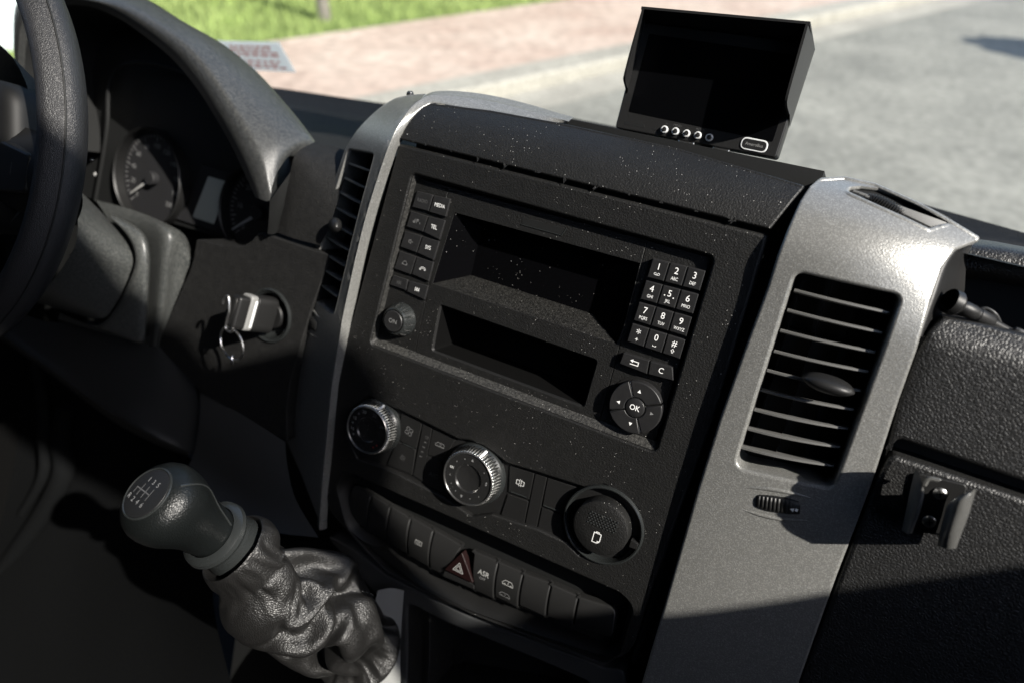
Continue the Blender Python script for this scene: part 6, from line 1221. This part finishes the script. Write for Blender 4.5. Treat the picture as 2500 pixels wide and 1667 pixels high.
 [952,339,283,908,351,278,871,344,302,827,345,301,830,368,277,816,381,259,768,375,260,718,379,250,712,399,219,708,422,190,687,440,164,642,435,160,654,426,190,643,411,218,599,417,205,585,403,226,594,387,250,550,382,254,524,404,235,504,426,214,461,423,211,445,404,232,405,408,220,395,428,194,356,421,195,339,400,221,315,383,244,360,380,259,341,356,278,296,353,270,261,333,280,295,326,301,292,306,318,303,294,337,295,268,357,338,260,366,356,277,343,398,275,342,392,253,364,379,231,384,419,231,387,416,207,405,444,195,427,486,180,441,500,159,458,544,160,458,579,150,468,619,140,476,648,162,458,681,180,442,662,185,412,661,204,384,710,210,389,749,202,412,776,192,437,814,209,435,809,232,408,783,251,384,751,267,365,783,282,350,832,285,350,874,297,338,915,301,331,950,318,311],
 [914,293,263,893,313,245,858,310,268,810,300,279,810,320,257,810,338,235,774,339,232,722,340,224,717,360,201,716,376,177,724,403,157,702,412,139,677,398,154,659,381,187,625,390,183,600,385,194,600,363,217,562,365,212,537,384,194,511,409,174,475,399,182,459,385,199,420,383,199,402,407,176,360,403,177,347,382,201,323,363,223,366,358,238,348,336,254,302,334,246,267,316,256,289,302,278,314,293,299,299,274,316,285,252,336,324,243,351,349,256,327,392,253,324,383,232,349,364,215,369,411,213,375,436,196,389,438,174,410,488,171,416,487,148,435,529,142,437,571,142,439,601,131,447,639,135,437,687,147,427,697,163,401,700,170,374,743,178,375,782,180,382,815,171,396,845,190,392,833,214,371,789,221,355,744,225,342,759,241,323,814,242,329,862,248,325,864,267,306,882,282,285],
 [888,248,252,908,257,234,870,265,233,823,267,236,823,291,220,797,295,209,797,310,195,750,304,193,743,323,177,719,326,160,737,353,146,757,372,133,721,374,121,684,362,146,654,352,160,622,367,156,607,346,177,578,359,170,545,366,164,524,382,143,498,367,160,472,375,161,440,369,171,419,381,162,377,380,162,369,363,186,335,347,197,367,342,217,360,321,234,316,318,228,303,301,247,292,283,262,328,281,280,310,263,298,289,243,316,312,227,335,349,236,316,397,233,312,393,213,337,359,198,356,398,189,366,443,183,363,446,164,382,479,160,391,490,143,406,530,136,412,561,132,412,593,126,408,628,119,403,661,121,395,678,137,385,708,138,374,753,134,378,771,154,356,813,156,352,856,161,357,856,182,338,817,188,321,767,183,312,754,195,294,795,205,288,849,205,287,851,226,274,837,240,258],
 [856,208,218,888,209,208,877,228,200,835,231,194,833,251,187,803,255,183,812,270,165,784,267,161,768,281,146,732,282,138,745,305,128,785,325,134,760,341,112,712,334,114,678,319,133,654,342,124,628,328,137,606,341,131,569,348,133,548,351,123,528,339,139,490,351,141,459,361,139,447,345,151,415,345,156,403,335,177,363,331,179,371,325,201,383,307,221,351,297,214,348,283,233,317,276,241,344,268,259,322,252,278,309,232,298,310,214,321,353,216,314,401,213,299,408,196,318,374,184,339,400,168,355,446,169,337,466,158,350,469,142,370,497,127,379,537,120,385,559,124,374,590,115,371,615,122,364,651,123,350,680,119,360,704,125,345,732,114,339,741,128,320,771,128,313,808,123,325,832,142,310,841,156,290,804,152,278,765,148,266,778,164,249,828,174,250,855,191,247,826,202,229],
 [884,153,191,888,163,172,911,185,165,897,197,154,878,208,144,870,223,137,860,233,126,858,248,121,833,253,109,791,248,97,782,266,88,807,288,101,790,306,85,741,304,78,702,294,90,683,318,80,649,316,88,625,312,93,595,323,94,569,319,103,540,320,105,509,318,118,477,336,112,455,322,124,444,312,140,421,305,160,381,311,162,369,304,177,392,291,198,386,270,204,369,253,217,330,256,222,345,249,242,327,241,260,337,225,273,324,204,289,344,192,299,379,189,289,400,176,303,378,161,327,385,143,350,429,140,332,470,135,329,468,120,356,479,103,374,515,94,371,545,104,346,582,90,339,611,84,352,639,85,343,663,79,362,686,79,343,713,72,327,745,79,325,757,78,305,788,80,295,829,95,297,864,111,292,860,110,272,833,99,255,832,112,236,868,127,235,902,143,238,893,151,218],
 [977,116,174,977,131,155,983,147,140,977,163,123,963,176,108,957,193,93,938,206,79,927,223,67,903,234,55,876,245,44,851,259,33,833,272,31,804,285,22,769,293,17,734,297,17,704,309,14,667,314,16,634,315,20,599,322,22,566,320,32,531,323,36,499,318,48,467,321,55,435,314,67,412,307,82,385,300,97,358,295,110,336,285,126,326,274,145,313,260,161,300,246,178,283,237,193,285,222,213,277,210,231,284,194,247,283,178,264,293,162,281,308,150,291,326,134,306,336,120,321,354,104,337,382,92,342,412,81,348,435,69,360,460,56,369,495,46,372,526,42,370,562,33,368,596,26,373,631,23,366,663,19,368,698,18,359,729,17,348,767,19,343,792,21,329,824,25,316,856,33,306,884,41,294,905,49,276,918,54,260,933,66,242,952,78,227,968,92,213,975,105,194],
 [954,99,156,956,113,140,954,127,123,950,141,108,942,155,93,931,169,78,918,183,65,901,197,53,882,210,41,860,223,32,836,235,23,810,246,16,783,256,11,753,266,7,723,274,5,691,281,4,659,286,5,627,291,8,594,294,12,562,295,18,530,296,25,500,294,34,470,292,44,442,288,56,416,283,68,391,276,82,369,269,96,350,260,112,333,250,127,319,239,144,307,227,160,299,215,177,294,202,194,292,188,210,294,174,227,298,160,242,306,146,257,317,132,272,330,118,285,347,104,297,366,91,308,388,78,318,411,66,327,438,55,334,465,45,339,495,36,343,525,27,345,557,21,346,589,15,345,621,11,342,654,7,338,686,6,332,718,6,325,748,7,316,778,9,306,806,13,294,832,18,282,857,25,268,879,33,254,898,41,238,915,51,223,929,62,206,941,74,190,949,86,173],
 [920,88,142,921,100,127,920,113,112,916,126,97,909,139,83,899,152,70,886,165,57,871,177,46,853,189,36,833,201,27,811,212,18,787,222,12,761,231,7,734,239,3,706,247,1,677,253,0,647,258,1,617,262,3,587,264,7,557,266,12,528,266,18,499,265,26,472,262,36,446,258,46,422,253,57,399,247,70,379,240,83,361,232,97,345,223,112,332,213,127,322,202,142,314,190,157,309,178,173,308,166,188,309,153,203,313,140,217,320,127,231,330,114,245,343,101,257,358,89,268,376,77,279,396,65,288,418,54,296,442,44,302,468,35,308,495,26,311,523,19,314,552,13,314,582,8,314,612,4,311,642,1,308,672,0,302,701,0,296,730,1,288,757,4,279,783,8,268,807,12,257,830,19,245,850,26,231,868,34,217,884,43,203,897,53,188,907,64,173,915,76,157]]
mb = MB(); vs = []; fs = []
for ring in GRINGS:
    for k in range(GA_): vs.append(W(*[GLO[d] + (GHI[d] - GLO[d]) * ring[k * 3 + d] / 999 for d in range(3)]))
for i in range(GN_ - 1):
    for k in range(GA_):
        k2 = (k + 1) % GA_; fs.append([i * GA_ + k, i * GA_ + k2, (i + 1) * GA_ + k2, (i + 1) * GA_ + k])
mb.add(vs, fs, 'gaiter'); gai = mb.build('gaiter', gear, sharp=180)
sm = gai.modifiers.new('smooth', 'SUBSURF'); sm.levels = 2; sm.render_levels = 2
# stitched seams down the gaiter
def nearest(p): return min(range(12 * GA_, GN_ * GA_), key=lambda i: 1e9 if (NRM[i]).dot(CAM - vs[i]) < 0 else (lambda q: (q[0] - p[0]) ** 2 + (q[1] - p[1]) ** 2)(PXV[i]))
PXV = [toc2(p) for p in vs]; NRM = [v.normal.copy() for v in gai.data.vertices]
if sum(n.dot(p - vs[len(vs) // 2]) for n, p in zip(NRM, vs)) < 0: NRM = [-n for n in NRM]
for ln in ([(945, 1168), (1060, 1178), (1235, 1196)],):
    mb = MB(); P = resample(ln, 11, False)
    Q = [vs[nearest(p)] + NRM[nearest(p)] * .0010 for p in P]
    for q0_, q1_ in zip(Q[:-1], Q[1:]): tube(mb, [q0_, q0_.lerp(q1_, .65)], .00045, 'satin', 5)
    mb.build('stitching', gai)

# ================================================================== PASSENGER SIDE
def padf(u, v):
    r = 24.0; v0 = 58.0
    return 6.0 - (0 if v < v0 else (r - math.sqrt(max(0.0, r * r - min(r * .985, v - v0) ** 2)))) - max(0, 270 - u) ** 2 * .035
gp = [c6(1048, 652), c6(1200, 680), c6(1420, 733), c6(1600, 770), c6(1600, 1400), c6(1394, 1352), c6(1100, 1250), c6(860, 1168), c6(800, 1250), c6(860, 1010), c6(935, 805), c6(985, 720)]
gp = [surf(p, padf) for p in gp]
gp[3] = (640, gp[2][1]); gp[4] = (640, gp[5][1] - .5)
mb = MB(); relief(mb, rpoly(gp, [4, 0, 0, 0, 0, 0, 0, 4, 0, 4, 4, 8]), [], padf, 'pad', res=7, edge=3.0, skirt=30); mb.build('glovebox_lid', dash, sharp=60)
def padg(u, v): return 8.0
gl = [c6(760, 1355), c6(815, 1255), c6(840, 1238), c6(1000, 1290), c6(1394, 1425), c6(1700, 1530), (2900, 1900), (1900, 1900), c8(980, 1440), c8(1225, 790)]
gl = [on(p, 8) for p in gl]
gl[5] = (640, gl[4][1] - 1); gl[6] = (640, -420); gl[7] = (290, -420)
mb = MB(); prism(mb, rpoly(gl, [3, 3, 4, 0, 0, 0, 0, 0, 0, 0]), -30, 8, 'pad', 3.0); mb.build('lower_pad', dash, sharp=40)
mb = MB(); prism(mb, [(262, -120), (640, -120), (640, 60), (262, 60)], -40, -14, 'dark'); mb.build('groove_backing', dash)
# tray behind the pad and its rolled leather edge
mb = MB(); a = [at(c9(*p), -70) for p in ((1540, 840), (1800, 870), (2100, 925), (2500, 990), (3300, 1130))]
loft(mb, [[p + VA * .012 - WA * .045 for p in a], [p + VA * .010 - WA * .012 for p in a], [p + VA * .006 + WA * .002 for p in a], [p - VA * .004 + WA * .006 for p in a], [p - VA * .012 + WA * .002 for p in a], [p - VA * .016 - WA * .02 for p in a]], 'pad', 4, 4); mb.build('tray_edge', dash, sharp=80)
mb = MB(); prism(mb, [(268, -20), (640, -20), (640, 118), (268, 118)], -125, -112, 'dark'); mb.build('tray_back', dash)
# socket in the cheek, plug and cable
plug = thing('power_plug', 'black plug with a thin cable in the socket beside the silver column', 'plug', at(c9(1450, 1300), -12))
sc0 = at(c9(1425, 1275), -8); sax = (at(c9(1640, 1385), -16) - sc0).normalized()
mb = MB(); lathe(mb, [(8, -5), (8.3, 0), (7.6, 1.2), (6.4, 1.2), (6, -5)], sc0, sax, 'clean', 36); mb.build('power_socket', dash)
mb = MB(); lathe(mb, [(6.2, -2), (6.5, 2), (6.0, 3), (4.2, 3.2), (4.2, 8)], sc0, sax, 'clean', 36); mb.build('plug_flange', plug)
Lp_ = (at(c9(1640, 1385), -16) - sc0).length * 1000
mb = MB(); lathe(mb, [(4.2, 5), (4.8, 7), (4.9, 14), (4.5, 15), (4.5, 16.5), (4.9, 17), (4.8, 27), (4.0, 28.5), (3.0, 29), (2.6, 46), (1.5, 46.5)], sc0, sax, 'clean', 32); mb.build('plug_body', plug, sharp=30)
ce = sc0 + sax * .046
mb = MB(); tube(mb, spline([ce - sax * .002, ce + sax * .012, at(c9(1980, 1520), -22), at(c9(2080, 1570), -22), at(c9(2300, 1720), -30)], 8), .0021, 'rubber', 10)
tube(mb, spline([at(c9(1640, 1335), -30), at(c9(1710, 1320), -30), at(c9(1790, 1370), -30), at(c9(1835, 1450), -34)], 6), .0012, 'rubber', 8); mb.build('cable', plug)
# ================================================================== CLIP HOLDER
ch = thing('clip_holder', 'worn grey plastic clip holder screwed to the grained glovebox', 'holder', at(c8(1840, 560), 10))
mb = MB(); pl = [on(c8(*p), 11) for p in ((1700, 130), (2010, 205), (1945, 520), (1640, 470))]
prism(mb, rpoly(pl, 3), 8.2, 11, 'clean', .8); mb.build('base_plate', ch)
mb = MB()
jl = [[at(c8(*p), 8 + (w - 8) * 1.9) for p, w in r] for r in (
 (((1690, 120), 12), ((1702, 108), 20), ((1722, 150), 27), ((1742, 215), 29), ((1748, 255), 24), ((1735, 255), 18)),
 (((1660, 250), 12), ((1668, 245), 20), ((1700, 280), 27), ((1728, 310), 28), ((1738, 320), 23), ((1722, 320), 17)),
 (((1640, 360), 12), ((1640, 360), 20), ((1670, 385), 26), ((1700, 400), 27), ((1712, 405), 22), ((1700, 405), 16)),
 (((1618, 480), 11), ((1614, 478), 19), ((1640, 498), 24), ((1662, 498), 25), ((1676, 495), 20), ((1668, 480), 14)))]
loft(mb, jl, 'clip', 4, 5); mb.build('jaw', ch, sharp=70)
mb = MB()
jr = [[at(c8(*p), 8 + (w - 8) * 2.25) for p, w in r] for r in (
 (((1985, 250), 12), ((1990, 262), 22), ((2030, 240), 30), ((2060, 232), 30), ((2058, 250), 22), ((2050, 255), 12)),
 (((1895, 320), 12), ((1905, 310), 26), ((1960, 290), 32), ((2040, 290), 30), ((2035, 310), 20), ((2025, 315), 12)),
 (((1868, 400), 12), ((1872, 395), 25), ((1925, 385), 31), ((2010, 390), 29), ((2008, 400), 20), ((2000, 405), 12)),
 (((1840, 510), 12), ((1842, 510), 23), ((1890, 500), 29), ((1965, 505), 27), ((1968, 512), 19), ((1960, 515), 12)),
 (((1828, 572), 12), ((1832, 575), 20), ((1870, 588), 25), ((1935, 590), 24), ((1942, 580), 16), ((1935, 570), 12)))]
loft(mb, jr, 'clip', 4, 5); mb.build('jaw', ch, sharp=70)
mb = MB(); tube(mb, spline([at(c8(*p), 22) for p in ((1748, 205), (1775, 168), (1830, 175), (1838, 178))], 5), .0016, 'clip', 8); mb.build('spring_bar', ch)
for p in ((1845, 260), (1780, 430)):
    c = on(c8(*p), 12.5); C = W(c[0], c[1], 11); mb = MB(); lathe(mb, [(4.0, 0), (3.9, .8), (3.0, 1.6), (1.2, 1.9), (0, 1.9)], C, WA, 'steel', 28)
    for an in (20, 110): 
        d = Vector((math.cos(math.radians(an)), math.sin(math.radians(an)))); stroke(mb, [(-d.x * 1.9, -d.y * 1.9), (d.x * 1.9, d.y * 1.9)], .8, 'dark', c[0], c[1], 13.0)
    mb.build('screw', ch, sharp=40)
# ================================================================== MONITOR ON THE DASH
mon = thing('monitor', 'black rear view monitor with a sun visor hood standing on the dash', 'monitor', at(S(1600, 340), -100))
MW = -88
def mq(pts, w, fn_=c5): return [on(fn_(*p), w) for p in pts]
body = mq([(470, 160), (1760, 320), (1545, 1345), (175, 1085)], MW)
mtl, mtr = (body[0][0], 0), (body[1][0], 0)
bl_, br_ = on(c5(178, 1090), MW), on(c5(1548, 1348), MW)
ht = on(c5(1862, 372), MW)[1] - br_[1]; print('monitor', br_[0] - bl_[0], ht, bl_, br_)
rect = [bl_, br_, (on(c5(1862, 372), MW)[0], br_[1] + ht), (bl_[0] + on(c5(1862, 372), MW)[0] - br_[0], bl_[1] + ht)]
mb = MB(); prism(mb, rpoly(rect, 3), MW - 24, MW, 'mon', 1.2)
slotm = mq([(262, 1035), (432, 1063), (428, 1092), (258, 1062)], MW); prism(mb, slotm, MW - .5, MW + .1, 'dark', .05)
tri = mq([(490, 1095), (520, 1070), (520, 1115)], MW + .2); mb.add([W(x, y, MW + .1) for x, y in tri], [[0, 1, 2]], 'dark')
mb.build('housing', mon)
mb = MB(); scn = mq([(555, 240), (1790, 395), (1560, 1150), (290, 970)], MW)
u0, u1 = on(c5(295, 960), MW)[0], on(c5(1540, 1150), MW)[0]; v0 = on(c5(900, 1080), MW)[1]
dxr = (rect[2][0] - rect[1][0]) * .8; scr = [(u0, v0 + 1), (u1, v0 - 1), (u1 + dxr, bl_[1] + ht - 8), (u0 + dxr, bl_[1] + ht - 8)]
prism(mb, rpoly(scr, 1.5), MW - 1, MW + .3, 'scr', .15); M['scr'] = mat('dark_lcd_panel', (0.0013, 0.0014, 0.0017), 0.3, spec=.06); mb.build('screen', mon)
for p in ((597, 1103), (690, 1119), (784, 1137), (881, 1153), (979, 1172)):
    c = on(c5(*p), MW + 2); mb = MB(); C = W(c[0], c[1], MW)
    lathe(mb, [(3.1, 0), (3.1, 1.6), (2.7, 2.4), (2.2, 2.6), (1.9, 2.2)], C, WA, 'knobgrey', 24)
    lathe(mb, [(1.9, 2.2), (1.5, 3.2), (0, 3.5)], C, WA, 'mon', 16); mb.build('button', mon, sharp=40)
mb = MB()
for p, s_ in (((618, 1056), '+'), ((712, 1072), 'MENU'), ((805, 1090), '-'), ((905, 1106), 'MODE'), ((1005, 1124), '.')): c = on(c5(*p), MW); text(mb, s_, c[0], c[1], MW + .15, 2.6, 'faint')
mb.build('button_marks', mon)
lc_ = on(c5(1364, 1236), MW); mb = MB(); 
ov = rpoly([(lc_[0] - 10.5, lc_[1] - 4.8), (lc_[0] + 10.5, lc_[1] - 4.8), (lc_[0] + 10.5, lc_[1] + 4.8), (lc_[0] - 10.5, lc_[1] + 4.8)], 4.7, 8)
prism(mb, ov, MW - .5, MW + .8, 'knobgrey', .3); prism(mb, inset(ccw(ov), 1.1), MW, MW + .95, 'mon', .1)
text(mb, 'AmeroBus', lc_[0], lc_[1], MW + 1.1, 3.4, 'keygrey', rot=.0, sx=.95, bold=.02); mb.build('badge', mon)
# visor hood: roof tilted upwards, rounded side flaps
vz = MW + 34
FL = [at(c5(*p), z) for p, z in (((415, 58), vz), ((335, 330), vz), ((258, 620), vz - 1), ((250, 690), vz - 6), ((272, 758), vz - 20))]
FR = [at(c5(*p), z) for p, z in (((1832, 185), vz), ((1740, 510), vz), ((1655, 815), vz - 1), ((1645, 900), vz - 6), ((1668, 985), vz - 20))]
def lerp2(a, b, t): return (a[0] + (b[0] - a[0]) * t, a[1] + (b[1] - a[1]) * t)
def flap(FP, lo_, hi_, sg):
    bk = [W(*lerp2(hi_, lo_, t), MW - 8) + UA * sg * .0009 for t in (0, .25, .52, .60, .66)]
    ex = [W(*lerp2(hi_, lo_, t), MW - 22) + UA * sg * .0009 for t in (0, .25, .52, .62, .70)]
    mb_ = [spline(FP, 5), spline(bk, 5), spline(ex, 5)]
    n = len(mb_[0]); vs = [p for r in mb_ for p in r] + [p - UA * sg * .0018 for r in mb_ for p in r]; fs = []
    for k in (0, 1):
        for i in range(n - 1):
            a_ = k * n + i; fs += [[a_, a_ + 1, a_ + n + 1, a_ + n], [a_ + 3 * n, a_ + 4 * n, a_ + 4 * n + 1, a_ + 3 * n + 1]]
    for i in range(n - 1): fs.append([i, i + 3 * n, i + 3 * n + 1, i + 1])
    return vs, fs
mb = MB()
vs, fs = flap(FL, rect[0], rect[3], -1); mb.add(vs, fs, 'mon')
vs, fs = flap(FR, rect[1], rect[2], 1); mb.add(vs, fs, 'mon')
q0 = [FL[0] - UA * .0009, FR[0] + UA * .0009, W(rect[2][0] + .9, rect[2][1] + .6, MW - 22), W(rect[3][0] - .9, rect[3][1] + .6, MW - 22)]
mb.add(q0 + [p - VA * .0018 for p in q0], [[0, 1, 2, 3], [7, 6, 5, 4], [0, 4, 5, 1], [1, 5, 6, 2], [2, 6, 7, 3], [3, 7, 4, 0]], 'mon')
mb.build('visor', mon)
ft = W((bl_[0] + br_[0]) / 2 + 10, bl_[1] + .5, MW - 12); mb = MB(); fb = Vector((ft.x + .006, ft.y + .004, ORG.z + .071))
tube(mb, [fb, fb.lerp(ft, .4), ft], .0055, 'satin', 14)
prism(mb, rpoly([(-30, -13), (30, -13), (30, 13), (-30, 13)], 4), -2, 1.5, 'satin', .5, f=lambda x, y, z: Vector((fb.x + x * .001, fb.y + y * .001, fb.z + z * .001 - y * .0002)))
for dx in (-14, 15): prism(mb, rpoly([(dx - 7, -2), (dx + 7, -2), (dx + 7, 2), (dx - 7, 2)], 1.5), 0, 2.5, 'steel', .4, f=lambda x, y, z: ft + (UA * x + WA * (y + 13) - VA * z) * .001)
mb.build('stand', mon)
# ================================================================== WINDSCREEN AND THE CARD ON IT
F0 = Vector((ORG.x, YF + .03, fp[4].z - .02)); gd_ = Vector((0, -0.38, 0.925)).normalized(); GN = UA.cross(gd_).normalized()
Mg = bpy.data.materials.new('windscreen_glass'); Mg.use_nodes = True; nt = Mg.node_tree; nt.nodes.clear()
o_ = nd(nt, 'ShaderNodeOutputMaterial'); mx = nd(nt, 'ShaderNodeMixShader'); tr2 = nd(nt, 'ShaderNodeBsdfTransparent'); gls = nd(nt, 'ShaderNodeBsdfGlossy'); fr = nd(nt, 'ShaderNodeLayerWeight'); fr.inputs[0].default_value = 0.12
gls.inputs['Roughness'].default_value = .02; tr2.inputs[0].default_value = (.93, .95, .93, 1)
nt.links.new(fr.outputs['Fresnel'], mx.inputs[0]); nt.links.new(tr2.outputs[0], mx.inputs[1]); nt.links.new(gls.outputs[0], mx.inputs[2]); nt.links.new(mx.outputs[0], o_.inputs[0]); M['glass'] = Mg
mb = MB(); mb.add([F0 - UA * 1.3 - gd_ * .1, F0 + UA * .9 - gd_ * .1, F0 + UA * .9 + gd_ * 1.78, F0 - UA * 1.3 + gd_ * 1.78], [[0, 1, 2, 3]], 'glass'); mb.build('windscreen', van, smooth=False, fix=False)
hd0 = F0 + gd_ * .80 - GN * .02 * (1 if GN.y > 0 else -1); hd1 = F0 + gd_ * 1.80 - GN * .02 * (1 if GN.y > 0 else -1); gt_ = GN * .05 * (-1 if GN.y > 0 else 1); mb = MB()  # header added out of view to cut the sky light
q8 = [hd0 - UA * 1.0, hd0 + UA * .95, hd1 + UA * .95, hd1 - UA * 1.0]; q8 = q8 + [p + gt_ for p in q8]
mb.add(q8, [[0, 1, 2, 3], [7, 6, 5, 4]] + [[i, (i + 1) % 4, 4 + (i + 1) % 4, 4 + i] for i in range(4)], 'liner'); mb.build('shade_header', van, smooth=False)
M['card'] = mat('pale_card', (0.62, 0.66, 0.66), 0.6); M['cardred'] = mat('red_print', (0.42, 0.14, 0.11), 0.6)
for k_, c_ in (('card', (1.0, .96, .90, 1)), ('cardred', (.62, .22, .17, 1))):
  nt = M[k_].node_tree; tl_ = nd(nt, 'ShaderNodeBsdfTranslucent'); tl_.inputs[0].default_value = c_; ms = nd(nt, 'ShaderNodeMixShader'); ms.inputs[0].default_value = .85
  nt.links.new(nt.nodes['Principled BSDF'].outputs[0], ms.inputs[1]); nt.links.new(tl_.outputs[0], ms.inputs[2]); nt.links.new(ms.outputs[0], nt.nodes['Material Output'].inputs[0])
card = thing('paper_card', 'pale paper card with red print stuck to the foot of the windscreen', 'card', hit(c1(1150, 250), F0, GN))
q4 = [hit(c1(*p), F0 - gd_.cross(UA) * 0, GN) for p in ((900, 178), (1262, 186), (1338, 322), (930, 300))]
nb_ = -GN if GN.dot(CAM - F0) < 0 else GN
def cf(s_, t, z=0): return q4[0].lerp(q4[1], s_).lerp(q4[3].lerp(q4[2], s_), t) + nb_ * (.003 + z)
mb = MB(); g1 = [cf(i / 8, 0) for i in range(9)] + [cf(i / 8, 1) for i in range(9)]; g2_ = [p + nb_ * .0006 for p in g1]
mb.add(g1 + g2_, [[i, i + 1, i + 10, i + 9] for i in range(8)] + [[18 + i, 19 + i, 28 + i, 27 + i] for i in range(8)], 'card')
rg2 = random.Random(4)
for t in (.14, .24, .34, .44, .62, .74, .84):
    s_ = .38
    while s_ < .86:
        l_ = rg2.uniform(.03, .10); mb.add([cf(s_, t, .0009), cf(s_ + l_, t, .0009), cf(s_ + l_, t + .06, .0009), cf(s_, t + .06, .0009)], [[0, 1, 2, 3]], 'cardred'); s_ += l_ + .02
mb.build('printed_sheet', card, smooth=False)
# small sensor knob on the dash edge
snp = surf(c11(1062, 502), leftf); sn = W(snp[0], snp[1], leftf(*snp)); mb = MB(); lathe(mb, [(3.4, -3), (3.4, .8), (2.6, 2.2), (0, 2.8)], sn, UPZ, 'gloss2', 24); tag(mb.build('dash_sensor'), 'tiny glossy sensor dome on the dash behind the left vent column', 'sensor')
# side vent panel at the far left, beyond the wheel
mb = MB(); lv = [on(c1(*p), -60) for p in ((-60, 350), (85, 370), (105, 480), (80, 620), (150, 660), (100, 700), (-60, 640))]
prism(mb, rpoly(lv, 3), -90, -60, 'hood', 2); mb.build('side_panel', dash)
mb = MB()
for p, q2 in (((-40, 480), (52, 510)), ((-40, 520), (45, 555)), ((-40, 560), (38, 600))): prism(mb, [on(c1(*p), -58), on(c1(*q2), -58), on(c1(q2[0] - 5, q2[1] + 22), -58), on(c1(p[0], p[1] + 20), -58)], -62, -58.5, 'dark', .3)
mb.build('side_vent', dash)
